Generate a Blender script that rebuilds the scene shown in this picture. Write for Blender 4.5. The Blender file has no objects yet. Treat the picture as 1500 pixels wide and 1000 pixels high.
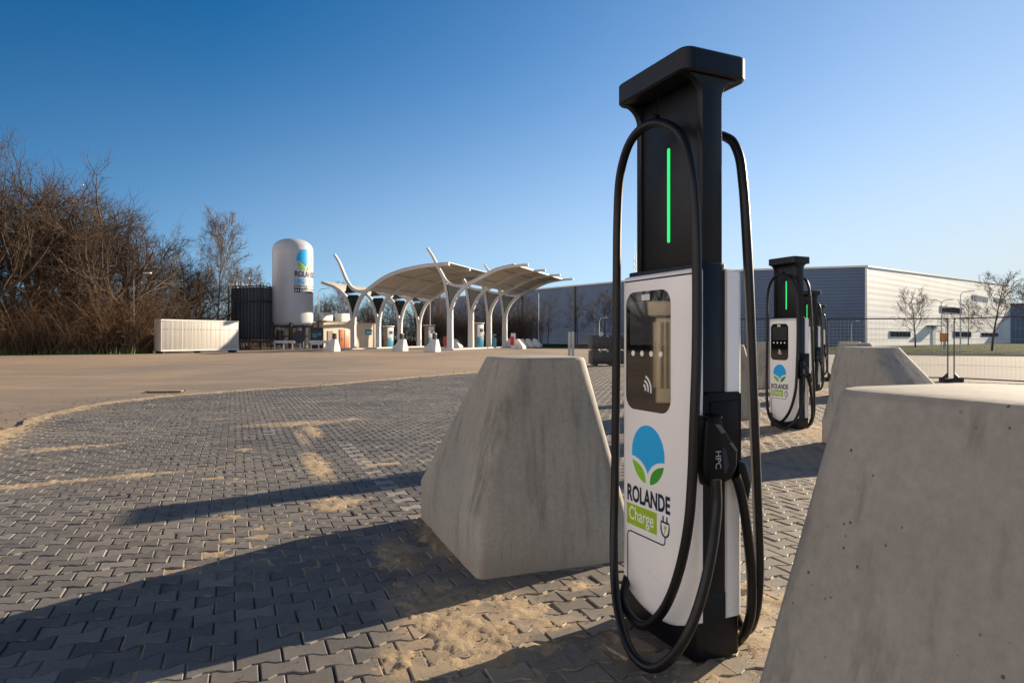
import bpy, bmesh, math, random
import numpy as np
from mathutils import Vector, Matrix
random.seed(11); rng = np.random.default_rng(11)
S = bpy.context.scene
COL = S.collection
R = math.radians

# ------------------------------------------------------------------ camera, sky, sun, exposure
cam = bpy.data.cameras.new('camera'); cam_o = bpy.data.objects.new('camera', cam); COL.objects.link(cam_o)
cam_o.location = (0, 0, 1.28); cam_o.rotation_euler = (R(90), 0, 0)
cam.sensor_width = 36; cam.lens = 36*980/1500; cam.shift_y = -5/1500
cam.clip_start = 0.05; cam.clip_end = 3000
S.camera = cam_o
SUN_AZ, SUN_EL = 54.0, 16.5
w = bpy.data.worlds.new('World'); S.world = w; w.use_nodes = True
nt = w.node_tree; nt.nodes.clear()
sky = nt.nodes.new('ShaderNodeTexSky'); sky.sky_type = 'NISHITA'; sky.sun_disc = False
sky.sun_elevation = R(SUN_EL); sky.sun_rotation = R(SUN_AZ)
sky.air_density = 0.7; sky.dust_density = 0.0; sky.ozone_density = 6; sky.altitude = 0
SUN_V = (math.sin(R(SUN_AZ))*math.cos(R(SUN_EL)), math.cos(R(SUN_AZ))*math.cos(R(SUN_EL)), math.sin(R(SUN_EL)))
def wm(op, a, b=None, clamp=False):
    n = nt.nodes.new('ShaderNodeMath'); n.operation = op; n.use_clamp = clamp
    for k, v in enumerate((a, b)):
        if v is None: continue
        if isinstance(v, (int, float)): n.inputs[k].default_value = v
        else: nt.links.new(v, n.inputs[k])
    return n.outputs[0]
# haze of the air: paler towards the horizon and towards the sun
tcw = nt.nodes.new('ShaderNodeTexCoord'); spw = nt.nodes.new('ShaderNodeSeparateXYZ'); nt.links.new(tcw.outputs['Generated'], spw.inputs[0])
dt = nt.nodes.new('ShaderNodeVectorMath'); dt.operation = 'DOT_PRODUCT'; nt.links.new(tcw.outputs['Generated'], dt.inputs[0]); dt.inputs[1].default_value = SUN_V
sd_ = wm('MAXIMUM', dt.outputs['Value'], 0.0)
zz = wm('DIVIDE', wm('MAXIMUM', spw.outputs[2], 0.0), .25); low = wm('EXPONENT', wm('MULTIPLY', wm('MULTIPLY', zz, zz), -1.0))
m1 = wm('MULTIPLY', low, wm('ADD', wm('MULTIPLY', sd_, .66), .16)); m2 = wm('MULTIPLY', wm('POWER', sd_, 6.0), .30)
hz_ = wm('ADD', m1, m2, True)
hs = nt.nodes.new('ShaderNodeHueSaturation'); nt.links.new(wm('ADD', wm('MULTIPLY', sd_, -.34), 1.28), hs.inputs['Saturation']); zen = wm('SUBTRACT', 1.0, wm('MULTIPLY', wm('DIVIDE', wm('SUBTRACT', spw.outputs[2], .44), .35, True), .55))      # deeper blue overhead
nt.links.new(wm('MULTIPLY', wm('ADD', wm('MULTIPLY', sd_, .46), .72), zen), hs.inputs['Value']); hs.inputs['Hue'].default_value = .489
nt.links.new(sky.outputs[0], hs.inputs['Color'])
mxw = nt.nodes.new('ShaderNodeMix'); mxw.data_type = 'RGBA'; nt.links.new(hz_, mxw.inputs[0]); nt.links.new(hs.outputs[0], mxw.inputs[6]); mxw.inputs[7].default_value = (4.5, 4.85, 4.8, 1)
bk = wm('MAXIMUM', wm('MULTIPLY', dt.outputs['Value'], -1.0), 0.0)           # added warm fill glow, low opposite the sun, brightens shaded faces
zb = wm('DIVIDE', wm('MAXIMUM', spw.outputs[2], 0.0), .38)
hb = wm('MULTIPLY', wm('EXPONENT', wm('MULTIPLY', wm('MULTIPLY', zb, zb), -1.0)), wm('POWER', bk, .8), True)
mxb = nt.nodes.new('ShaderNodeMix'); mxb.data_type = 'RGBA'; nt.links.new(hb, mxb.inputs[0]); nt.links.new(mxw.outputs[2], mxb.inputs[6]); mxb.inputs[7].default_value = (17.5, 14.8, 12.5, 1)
bg = nt.nodes.new('ShaderNodeBackground'); bg.inputs[1].default_value = 0.072
wo = nt.nodes.new('ShaderNodeOutputWorld')
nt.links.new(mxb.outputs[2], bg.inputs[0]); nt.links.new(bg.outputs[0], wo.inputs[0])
sl = bpy.data.lights.new('sun', 'SUN'); sl.energy = 5.0; sl.angle = R(0.5); sl.color = (1.0, 0.83, 0.62)
so = bpy.data.objects.new('sun', sl); COL.objects.link(so)
sd = Vector((math.sin(R(SUN_AZ))*math.cos(R(SUN_EL)), math.cos(R(SUN_AZ))*math.cos(R(SUN_EL)), math.sin(R(SUN_EL))))
so.rotation_euler = sd.to_track_quat('Z', 'Y').to_euler()
S.view_settings.view_transform = 'Standard'; S.view_settings.look = 'None'
S.view_settings.exposure = 1.2; S.view_settings.gamma = 1

# ------------------------------------------------------------------ helpers
class MB:
    def __init__(s): s.v = []; s.f = []
    def add(s, vs, fs):
        b = len(s.v); s.v += [tuple(p) for p in vs]; s.f += [tuple(i+b for i in q) for q in fs]; return s
    def box(s, c, d, rz=0, M=None):
        x, y, z = d[0]/2, d[1]/2, d[2]/2
        vs = [Vector(p) for p in ((-x,-y,-z),(x,-y,-z),(x,y,-z),(-x,y,-z),(-x,-y,z),(x,-y,z),(x,y,z),(-x,y,z))]
        if rz: M = Matrix.Rotation(rz, 3, 'Z')
        if M is not None: vs = [M @ p for p in vs]
        c = Vector(c)
        return s.add([p+c for p in vs], [(0,3,2,1),(4,5,6,7),(0,1,5,4),(1,2,6,5),(2,3,7,6),(3,0,4,7)])
    def loft(s, rings, cap0=True, cap1=True):
        n = len(rings[0]); b = len(s.v)
        for r in rings: s.v += [tuple(p) for p in r]
        for k in range(len(rings)-1):
            for i in range(n):
                j = (i+1) % n
                s.f.append((b+k*n+i, b+k*n+j, b+(k+1)*n+j, b+(k+1)*n+i))
        if cap0: s.f.append(tuple(b+i for i in reversed(range(n))))
        if cap1: s.f.append(tuple(b+(len(rings)-1)*n+i for i in range(n)))
        return s
    def tube(s, pts, r, n=8, caps=True):
        pts = [Vector(p) for p in pts]; m = len(pts)
        rr = r if isinstance(r, (list, tuple)) else [r]*m
        t0 = (pts[1]-pts[0]).normalized()
        up = Vector((0,0,1)) if abs(t0.z) < .9 else Vector((1,0,0))
        a = t0.cross(up).normalized(); rings = []
        for i in range(m):
            t = (pts[min(i+1,m-1)]-pts[max(i-1,0)]).normalized()
            a = (a - t*a.dot(t)); a = a.normalized() if a.length > 1e-6 else t.orthogonal().normalized()
            b = t.cross(a)
            rings.append([pts[i]+(a*math.cos(2*math.pi*k/n)+b*math.sin(2*math.pi*k/n))*rr[i] for k in range(n)])
        return s.loft(rings, caps, caps)
    def lathe(s, prof, n=48, c=(0,0,0)):
        rings = [[(c[0]+r*math.cos(2*math.pi*k/n), c[1]+r*math.sin(2*math.pi*k/n), c[2]+z) for k in range(n)] for r, z in prof]
        return s.loft(rings)
    def prism(s, poly, a0, a1, ax='y', M=None):            # poly of 2D points (x,z) extruded along y, or (y,z) along x, or (x,y) along z
        if len(poly) < 3: return s
        area = sum(poly[i][0]*poly[(i+1)%len(poly)][1]-poly[(i+1)%len(poly)][0]*poly[i][1] for i in range(len(poly)))
        if area < 0: poly = poly[::-1]
        f = {'y': lambda p, a: (p[0], a, p[1]), 'x': lambda p, a: (a, p[0], p[1]), 'z': lambda p, a: (p[0], p[1], a)}[ax]
        if ax == 'y': a0, a1 = max(a0,a1), min(a0,a1)
        else: a0, a1 = min(a0,a1), max(a0,a1)
        r0 = [f(p,a0) for p in poly]; r1 = [f(p,a1) for p in poly]
        return s.loft([r0, r1])
    def ribbon(s, pts, wd, a0, a1, closed=False):          # stroke of width wd in the xz plane
        pts = [Vector((p[0],p[1])) for p in pts]; m = len(pts); Lf, Rt = [], []
        for i in range(m):
            p0 = pts[(i-1)%m] if (closed or i > 0) else pts[i]; p1 = pts[(i+1)%m] if (closed or i < m-1) else pts[i]
            t = (p1-p0).normalized(); nrm = Vector((-t.y, t.x))*wd/2
            Lf.append(pts[i]+nrm); Rt.append(pts[i]-nrm)
        for i in range(m if closed else m-1):
            j = (i+1) % m
            s.prism([tuple(Rt[i]), tuple(Rt[j]), tuple(Lf[j]), tuple(Lf[i])], a0, a1)
        return s
    def build(s, name, mat, parent=None, ang=35, bevel=0, seg=2, smooth=True):
        me = bpy.data.meshes.new(name); me.from_pydata(s.v, [], s.f)
        if bevel:
            bm = bmesh.new(); bm.from_mesh(me)
            bmesh.ops.remove_doubles(bm, verts=bm.verts, dist=1e-5)
            ed = [e for e in bm.edges if len(e.link_faces) == 2 and e.calc_face_angle(0) > R(28)]
            bmesh.ops.bevel(bm, geom=ed, offset=bevel, segments=seg, affect='EDGES', profile=.5, clamp_overlap=True)
            bm.to_mesh(me); bm.free()
        if smooth:
            me.polygons.foreach_set('use_smooth', [True]*len(me.polygons)); me.set_sharp_from_angle(angle=R(ang))
        me.materials.append(mat); me.update()
        o = bpy.data.objects.new(name, me); COL.objects.link(o)
        if parent: o.parent = parent
        return o

class TB:                                        # many thin tapering tubes, meshed in one go
    def __init__(s): s.g = {}
    def put(s, pts, rad, n): s.g.setdefault((len(pts), n), []).append((pts, rad))
    def build(s, name, mat, parent=None, smooth=True, ang=60):
        VV, QQ, base = [], [], 0
        for (m, n), it in s.g.items():
            P = np.array([[tuple(p) for p in a] for a, _ in it]); Rd = np.array([r for _, r in it]); k = len(it)
            T = np.gradient(P, axis=1); T /= np.linalg.norm(T, axis=2, keepdims=True)+1e-9
            up = np.where(np.abs(T[:,:1,2:3]) < .9, np.array([0,0,1.]), np.array([1.,0,0])); A_ = np.cross(T, np.broadcast_to(up, T.shape)); A_ /= np.linalg.norm(A_, axis=2, keepdims=True)+1e-9
            B_ = np.cross(T, A_); th = np.arange(n)*2*math.pi/n
            V = P[:,:,None]+Rd[:,:,None,None]*(A_[:,:,None]*np.cos(th)[None,None,:,None]+B_[:,:,None]*np.sin(th)[None,None,:,None])
            VV.append(V.reshape(-1,3)); i = np.arange(n); j = (i+1)%n
            q = np.stack([i, j, j+n, i+n], 1)[None]+(np.arange(m-1)*n)[:,None,None]
            QQ.append((q.reshape(1,-1,4)+(np.arange(k)*m*n)[:,None,None]+base).reshape(-1,4)); base += k*m*n
        V = np.concatenate(VV); Q = np.concatenate(QQ)
        me = bpy.data.meshes.new(name); me.vertices.add(len(V)); me.vertices.foreach_set('co', V.ravel())
        me.loops.add(Q.size); me.loops.foreach_set('vertex_index', Q.ravel().astype(np.int32))
        me.polygons.add(len(Q)); me.polygons.foreach_set('loop_start', (np.arange(len(Q))*4).astype(np.int32)); me.polygons.foreach_set('loop_total', np.full(len(Q),4,np.int32))
        me.update(calc_edges=True); me.polygons.foreach_set('use_smooth', [smooth]*len(Q)); me.materials.append(mat)
        o = bpy.data.objects.new(name, me); COL.objects.link(o)
        if parent: o.parent = parent
        return o

def tag(o, label, cat, group=None):
    o['label'] = label; o['category'] = cat
    if group: o['group'] = group
    return o
def struct(o, kind='structure'): o['kind'] = kind; return o
def thing(name, label, cat, loc=(0,0,0), rz=0, group=None):
    o = bpy.data.objects.new(name, None); COL.objects.link(o); o.location = loc; o.rotation_euler = (0,0,rz)
    o.empty_display_size = .1
    return tag(o, label, cat, group)
def copy_tree(o, parent=None):
    c = o.copy(); COL.objects.link(c)
    if parent: c.parent = parent
    for ch in list(o.children): copy_tree(ch, c)
    return c
def rrect(x0, x1, z0, z1, r, k=6):
    out = []
    for cx, cz, a in ((x1-r,z0+r,-90),(x1-r,z1-r,0),(x0+r,z1-r,90),(x0+r,z0+r,180)):
        for i in range(k+1):
            t = R(a+90*i/k); out.append((cx+r*math.cos(t), cz+r*math.sin(t)))
    return out
def qbez(a, b, c, n=10): return [((1-t)**2*a[0]+2*t*(1-t)*b[0]+t*t*c[0], (1-t)**2*a[1]+2*t*(1-t)*b[1]+t*t*c[1]) for t in [i/n for i in range(n+1)]]
def catmull(P, k=8):
    P = [Vector(p) for p in P]; out = []
    Q = [P[0]*2-P[1]]+P+[P[-1]*2-P[-2]]
    for i in range(1, len(Q)-2):
        for j in range(k):
            t = j/k
            out.append(.5*((2*Q[i])+(Q[i+1]-Q[i-1])*t+(2*Q[i-1]-5*Q[i]+4*Q[i+1]-Q[i+2])*t*t+(3*Q[i]-Q[i-1]-3*Q[i+1]+Q[i+2])*t**3))
    out.append(P[-1]); return out
def inset(poly, d):
    n = len(poly); out = []
    ar = sum(poly[i][0]*poly[(i+1)%n][1]-poly[(i+1)%n][0]*poly[i][1] for i in range(n)); sg = 1 if ar > 0 else -1
    for i in range(n):
        a, b, c = Vector(poly[i-1]), Vector(poly[i]), Vector(poly[(i+1)%n])
        t1 = (b-a).normalized(); t2 = (c-b).normalized()
        n1 = Vector((-t1.y,t1.x)); n2 = Vector((-t2.y,t2.x)); nn = n1+n2
        nn = nn.normalized()/max(.5, math.cos(n1.angle(n2,0)/2)) if nn.length > 1e-6 else n1
        q = b+nn*d*sg; out.append((q.x,q.y))
    return out
def text_mb(txt, size, offset=0.0, spacing=1.0):
    """lettering as flat 2D faces in (x, z), left aligned at 0, baseline 0, cap height = size"""
    cu = bpy.data.curves.new('lettering_source', 'FONT'); cu.body = txt; cu.size = 1; cu.offset = offset; cu.space_character = spacing
    cu.resolution_u = 4
    o = bpy.data.objects.new('lettering_source', cu); COL.objects.link(o)
    dg = bpy.context.evaluated_depsgraph_get(); me = bpy.data.meshes.new_from_object(o.evaluated_get(dg))
    bpy.data.objects.remove(o); bpy.data.curves.remove(cu)
    v = np.array([p.co[:2] for p in me.vertices]); f = [tuple(p.vertices) for p in me.polygons]; bpy.data.meshes.remove(me)
    return v*(size/.69), f
def text_on(mb, txt, size, x0, z0, x1, y, offset=0.0):       # stretched to span x0..x1 on the plane y, facing -y
    v, f = text_mb(txt, size, offset)
    mn = v[:,0].min(); sc = (x1-x0)/(v[:,0].max()-mn)
    mb.add([((p[0]-mn)*sc+x0, y, p[1]+z0) for p in v], f)

# ------------------------------------------------------------------ materials
def nodes(name):
    m = bpy.data.materials.new(name); m.use_nodes = True; t = m.node_tree
    b = t.nodes['Principled BSDF']; return m, t, b
def N(t, kind, **kw):
    n = t.nodes.new(kind)
    for k, v in kw.items():
        if k.startswith('i_'): n.inputs[k[2:].replace('_',' ')].default_value = v
        else: setattr(n, k, v)
    return n
def ramp(t, fac, stops):
    n = t.nodes.new('ShaderNodeValToRGB'); cr = n.color_ramp
    while len(cr.elements) < len(stops): cr.elements.new(.5)
    for e, (p, c) in zip(cr.elements, stops): e.position = p; e.color = (*c, 1) if len(c) == 3 else c
    t.links.new(fac, n.inputs[0]); return n.outputs[0]
def mixc(t, fac, a, b, mode='MIX'):
    n = t.nodes.new('ShaderNodeMix'); n.data_type = 'RGBA'; n.blend_type = mode
    for sock, val in ((n.inputs[0],fac),(n.inputs[6],a),(n.inputs[7],b)):
        if hasattr(val, 'is_output'): t.links.new(val, sock)
        elif isinstance(val, (int,float)): sock.default_value = val
        else: sock.default_value = (*val, 1)
    return n.outputs[2]
def tex(t, sc=5, det=6, rough=.6, stretch=(1,1,1), kind='ShaderNodeTexNoise', coord='Object'):
    tc = t.nodes.new('ShaderNodeTexCoord'); mp = t.nodes.new('ShaderNodeMapping'); mp.inputs[3].default_value = stretch
    t.links.new(tc.outputs[coord], mp.inputs[0]); n = t.nodes.new(kind); n.inputs['Scale'].default_value = sc
    if kind == 'ShaderNodeTexNoise': n.inputs['Detail'].default_value = det; n.inputs['Roughness'].default_value = rough
    t.links.new(mp.outputs[0], n.inputs[0]); return n.outputs[0]
def bump(t, b, h, strength=.3, dist=.01, prev=None):
    n = t.nodes.new('ShaderNodeBump'); n.inputs['Strength'].default_value = strength; n.inputs['Distance'].default_value = dist
    t.links.new(h, n.inputs['Height'])
    if prev is not None: t.links.new(prev, n.inputs['Normal'])
    t.links.new(n.outputs[0], b.inputs['Normal']); return n.outputs[0]
def plain(name, col, rough=.5, metal=0, var=.12, vs=4, bmp=0, bs=60, spec=None, coat=0, stretch=(1,1,1), rvar=.08):
    m, t, b = nodes(name)
    f = tex(t, vs, 5, .6, stretch)
    lo = tuple(c*(1-var) for c in col); hi = tuple(min(1,c*(1+var)) for c in col)
    t.links.new(ramp(t, f, [(.3,lo),(.7,hi)]), b.inputs['Base Color'])
    rr = N(t, 'ShaderNodeMapRange'); rr.inputs[3].default_value = max(0,rough-rvar); rr.inputs[4].default_value = min(1,rough+rvar)
    t.links.new(tex(t, vs*2.3, 4), rr.inputs[0]); t.links.new(rr.outputs[0], b.inputs['Roughness'])
    b.inputs['Metallic'].default_value = metal
    if spec is not None: b.inputs['Specular IOR Level'].default_value = spec
    if coat: b.inputs['Coat Weight'].default_value = coat; b.inputs['Coat Roughness'].default_value = .08
    if bmp: bump(t, b, tex(t, bs, 5), bmp, .004)
    return m
def emis(name, col, st):
    m, t, b = nodes(name); b.inputs['Base Color'].default_value = (*col,1)
    b.inputs['Emission Color'].default_value = (*col,1); b.inputs['Emission Strength'].default_value = st; return m

def concrete_mat(name, base, stain=.5):
    m, t, b = nodes(name)
    big = tex(t, 1.6, 6, .6); fine = tex(t, 40, 6, .7); streak = tex(t, 9, 5, .65, (1,1,.12)); vert = tex(t, 28, 4, .6, (1,1,.05))
    c = ramp(t, big, [(.3,tuple(x*.82 for x in base)),(.7,tuple(x*1.12 for x in base))])
    c = mixc(t, .35, c, ramp(t, fine, [(.3,(.55,.55,.55)),(.7,(1.3,1.3,1.3))]), 'MULTIPLY')
    c = mixc(t, ramp(t, streak, [(.54,(0,0,0)),(.72,(stain,)*3)]), c, tuple(x*.42 for x in base))
    c = mixc(t, ramp(t, vert, [(.5,(0,0,0)),(.75,(.35,)*3)]), c, (base[0]*1.25,base[1]*1.2,base[2]*1.12))
    low = N(t, 'ShaderNodeTexCoord'); sep = N(t, 'ShaderNodeSeparateXYZ'); t.links.new(low.outputs['Object'], sep.inputs[0])
    mr = N(t, 'ShaderNodeMapRange'); mr.inputs[1].default_value = .0; mr.inputs[2].default_value = .16; mr.inputs[3].default_value = .75; mr.inputs[4].default_value = 0
    t.links.new(sep.outputs[2], mr.inputs[0])
    md = N(t, 'ShaderNodeMath', operation='MULTIPLY'); t.links.new(mr.outputs[0], md.inputs[0]); t.links.new(tex(t, 7, 5), md.inputs[1])
    c = mixc(t, md.outputs[0], c, (.36,.27,.17))                   # sand splashed on the foot
    vo = tex(t, 32, kind='ShaderNodeTexVoronoi')
    pore = ramp(t, vo, [(.07,(1,1,1)),(.12,(0,0,0))])
    vm = N(t, 'ShaderNodeMath', operation='MULTIPLY'); t.links.new(pore, vm.inputs[0]); t.links.new(ramp(t, tex(t, 4, 5, .75), [(.50,(0,0,0)),(.56,(1,1,1))]), vm.inputs[1])
    c = mixc(t, vm.outputs[0], c, tuple(x*.3 for x in base))
    def ss(v, a0, a1):
        q = N(t,'ShaderNodeMapRange',interpolation_type='SMOOTHSTEP'); q.inputs[1].default_value = a0; q.inputs[2].default_value = a1; t.links.new(v, q.inputs[0]); return q.outputs[0]
    def mu(a, b2):
        q = N(t,'ShaderNodeMath',operation='MULTIPLY'); t.links.new(a, q.inputs[0])
        if isinstance(b2, float): q.inputs[1].default_value = b2
        else: t.links.new(b2, q.inputs[1])
        return q.outputs[0]
    def ad(a, b2):
        q = N(t,'ShaderNodeMath',operation='ADD'); t.links.new(a, q.inputs[0])
        if isinstance(b2, float): q.inputs[1].default_value = b2
        else: t.links.new(b2, q.inputs[1])
        return q.outputs[0]
    face = ss(ad(ad(sep.outputs[1], mu(sep.outputs[2], .25)), -.5), -.07, -.01)     # weathered run-off beside the ridge
    band = mu(ss(sep.outputs[0], .0, .07), ss(mu(sep.outputs[0], -1.0), -.34, -.14))
    run = mu(mu(face, band), mu(ss(sep.outputs[2], .28, .36), ss(mu(sep.outputs[2], -1.0), -1.15, -.75)))
    c = mixc(t, mu(run, ramp(t, tex(t, 16, 6, .75, (1,1,.22)), [(.40,(0,0,0)),(.66,(.72,.72,.72))])), c, (.075,.07,.055))
    t.links.new(c, b.inputs['Base Color']); b.inputs['Roughness'].default_value = .82
    p = bump(t, b, fine, .25, .004); inv = N(t, 'ShaderNodeMath', operation='SUBTRACT'); inv.inputs[0].default_value = 1; t.links.new(vm.outputs[0], inv.inputs[1])
    p = bump(t, b, inv.outputs[0], .6, .006, p); bump(t, b, big, .3, .03, p)
    return m

M = {}
M['concrete'] = concrete_mat('concrete', (.345,.325,.285), .8)
M['concrete_white'] = plain('painted_concrete', (.62,.62,.62), .7, var=.10, vs=3, bmp=.3, bs=30)
M['black'] = plain('black_powder_coat', (.0035,.0045,.008), .42, var=.2, vs=9, bmp=.05, bs=900, spec=.32)
M['white'] = plain('white_panel_coat', (.91,.90,.885), .30, var=.02, vs=2.2, coat=.3)
M['rubber'] = plain('black_rubber', (.0045,.0045,.006), .40, var=.25, vs=14, bmp=.08, bs=260, spec=.35)
M['plastic'] = plain('black_plastic', (.004,.004,.0055), .42, var=.2, vs=20, bmp=.1, bs=500, spec=.16)
M['screen'] = plain('screen_glass', (.006,.006,.006), .03, var=.05, spec=1.0, rvar=.01)
M['display'] = plain('display_panel', (.045,.047,.05), .03, var=.15, spec=1.0, rvar=.01)
M['sticker'] = plain('white_print', (.85,.85,.83), .5, var=.03)
M['logo_blue'] = plain('print_blue', (.002,.41,.84), .4, var=.02)
M['logo_green'] = plain('print_light_green', (.22,.56,.015), .4, var=.02)
M['logo_dark_green'] = plain('print_dark_green', (.05,.33,.02), .4, var=.02)
M['lime'] = plain('print_lime', (.33,.52,.015), .4, var=.02)
M['navy'] = plain('print_navy', (.006,.012,.045), .4, var=.02)
M['led'] = emis('green_light_bar', (.012,.80,.16), .42)
M['steel'] = plain('galvanised_steel', (.42,.43,.44), .45, .8, var=.15, vs=14)
M['dark_steel'] = plain('dark_painted_steel', (.03,.032,.036), .45, var=.2)
M['white_metal'] = plain('white_metal', (.78,.78,.76), .4, var=.05, vs=1.5)
M['tank'] = plain('tank_white', (.50,.52,.56), .38, var=.05, vs=.6, stretch=(1,1,.3))
M['aluminium'] = plain('fin_aluminium', (.10,.105,.12), .5, .3, var=.2, vs=3)
M['beige'] = plain('beige_render', (.62,.54,.42), .85, var=.10, vs=1.2, bmp=.3, bs=25)
M['orange_door'] = plain('orange_door', (.50,.16,.06), .5, var=.12, vs=2)
M['teal'] = plain('teal_panel', (.03,.28,.42), .4, var=.1)
M['brown'] = plain('brown_cladding', (.22,.17,.13), .6, var=.2, vs=5)
M['red'] = plain('red_paint', (.50,.05,.03), .4, var=.1)
M['green_glass'] = plain('dark_green_infill', (.006,.022,.018), .2, var=.2)
M['canopy_white'] = plain('canopy_white', (.52,.52,.52), .5, var=.06, vs=.8)
M['soffit'] = plain('canopy_sheet', (.50,.46,.40), .6, var=.12, vs=.9, stretch=(1,6,1))
M['bark'] = plain('bark', (.028,.022,.018), .9, var=.35, vs=3)
M['twig'] = plain('twig', (.075,.049,.030), .9, var=.35, vs=1.2)
M['birch'] = plain('pale_bark', (.15,.115,.085), .85, var=.3, vs=2)
M['brush'] = plain('brushwood', (.150,.092,.050), .95, var=.6, vs=.25)
M['weed'] = plain('weeds', (.09,.12,.03), .9, var=.5, vs=1.2)
M['conifer'] = plain('dark_needles', (.025,.032,.028), .9, var=.4, vs=1)
M['orange'] = plain('orange_plastic', (.65,.24,.05), .5)
M['grate'] = plain('cast_iron', (.03,.027,.023), .7, var=.3); M['grate_bar'] = plain('sandy_iron', (.22,.16,.10), .85, var=.3)

def ribbed(name, col, axis_z, freq, rough, metal=0.0, amp=.5):
    m, t, b = nodes(name)
    tc = N(t,'ShaderNodeTexCoord'); sp = N(t,'ShaderNodeSeparateXYZ'); t.links.new(tc.outputs['Object'], sp.inputs[0])
    ml = N(t,'ShaderNodeMath',operation='MULTIPLY'); ml.inputs[1].default_value = freq
    t.links.new(sp.outputs[2 if axis_z else 0], ml.inputs[0])
    sn = N(t,'ShaderNodeMath',operation='SINE'); t.links.new(ml.outputs[0], sn.inputs[0])
    c = ramp(t, tex(t,.09,5), [(.3,tuple(x*.86 for x in col)),(.7,tuple(min(1,x*1.12) for x in col))])
    pan = tex(t, 1, kind='ShaderNodeTexBrick') if False else None
    t.links.new(c, b.inputs['Base Color']); b.inputs['Roughness'].default_value = rough; b.inputs['Metallic'].default_value = metal
    bump(t, b, sn.outputs[0], amp, .03); return m
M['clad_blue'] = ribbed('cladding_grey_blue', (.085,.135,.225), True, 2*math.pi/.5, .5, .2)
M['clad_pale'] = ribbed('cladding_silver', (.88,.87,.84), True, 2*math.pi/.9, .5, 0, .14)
M['container'] = ribbed('container_cream', (.52,.49,.43), False, 2*math.pi/.42, .5, 0, .08)
M['cabinet'] = plain('beige_cabinet', (.82,.72,.56), .6, var=.08)

# pavers: tone comes from a per-block attribute, sand dust from noise
m, t, b = nodes('concrete_pavers'); M['paver'] = m
at = N(t,'ShaderNodeAttribute'); at.attribute_name = 'tone'
c = ramp(t, at.outputs['Fac'], [(0,(.062,.063,.068)),(.55,(.108,.107,.108)),(.9,(.155,.150,.145)),(1,(.27,.255,.23))])
c = mixc(t, .55, c, ramp(t, tex(t,90,6,.75), [(.3,(.45,.45,.45)),(.7,(1.5,1.5,1.5))]), 'MULTIPLY')
dm = N(t,'ShaderNodeMath',operation='MULTIPLY'); dm.use_clamp = True
t.links.new(ramp(t, tex(t,.55,5,.6), [(.36,(.06,.06,.06)),(.72,(.62,.62,.62))]), dm.inputs[0]); t.links.new(ramp(t, tex(t,26,6,.7), [(.3,(.25,.25,.25)),(.65,(1,1,1))]), dm.inputs[1])
gm = N(t,'ShaderNodeNewGeometry'); sx = N(t,'ShaderNodeSeparateXYZ'); t.links.new(gm.outputs['Position'], sx.inputs[0])
mr = N(t,'ShaderNodeMapRange'); mr.inputs[1].default_value = -.5; mr.inputs[2].default_value = 4; mr.inputs[3].default_value = 0; mr.inputs[4].default_value = .62
t.links.new(sx.outputs[0], mr.inputs[0])                        # charger-side bays tinted paler: backlit glare put into the colour, plus sand dust
ad = N(t,'ShaderNodeMath',operation='ADD'); ad.use_clamp = True; t.links.new(dm.outputs[0], ad.inputs[0])
mm = N(t,'ShaderNodeMath',operation='MULTIPLY'); t.links.new(mr.outputs[0], mm.inputs[0]); t.links.new(ramp(t, tex(t,1.3,5), [(.3,(.5,.5,.5)),(.6,(1,1,1))]), mm.inputs[1])
t.links.new(mm.outputs[0], ad.inputs[1])
c = mixc(t, ad.outputs[0], c, (.30,.245,.18))
c = mixc(t, ramp(t, tex(t,2.1,6,.7), [(.56,(0,0,0)),(.70,(.6,.6,.6))]), c, (.045,.042,.042))
da = N(t,'ShaderNodeAttribute'); da.attribute_name = 'dust'
gr = N(t,'ShaderNodeMath',operation='MULTIPLY_ADD'); t.links.new(tex(t,75,8,.85), gr.inputs[0]); gr.inputs[1].default_value = 1.5; gr.inputs[2].default_value = -1.02
g2 = N(t,'ShaderNodeMath',operation='MULTIPLY_ADD'); t.links.new(tex(t,6,5,.7), g2.inputs[0]); g2.inputs[1].default_value = .9; g2.inputs[2].default_value = -.45
s1 = N(t,'ShaderNodeMath',operation='ADD'); t.links.new(gr.outputs[0], s1.inputs[0]); t.links.new(g2.outputs[0], s1.inputs[1])
s2 = N(t,'ShaderNodeMath',operation='ADD'); t.links.new(s1.outputs[0], s2.inputs[0]); t.links.new(da.outputs['Fac'], s2.inputs[1])
c = mixc(t, ramp(t, s2.outputs[0], [(.30,(0,0,0)),(.78,(.85,.85,.85))]), c, (.40,.30,.19))         # grains of sand thinning out round each drift
t.links.new(c, b.inputs['Base Color']); b.inputs['Roughness'].default_value = .72
p = bump(t, b, tex(t,140,6,.75), .45, .0022); bump(t, b, tex(t,22,4), .12, .004, p)

m, t, b = nodes('sand'); M['sand'] = m
c = ramp(t, tex(t,5,6,.65), [(.3,(.34,.25,.155)),(.7,(.50,.385,.255))])
c = mixc(t, .6, c, ramp(t, tex(t,220,4,.8), [(.3,(.6,.6,.6)),(.7,(1.35,1.35,1.35))]), 'MULTIPLY')
t.links.new(c, b.inputs['Base Color']); b.inputs['Roughness'].default_value = .95
p = bump(t, b, tex(t,45,8,.8), .8, .02); bump(t, b, tex(t,260,4), .6, .004, p)

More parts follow.
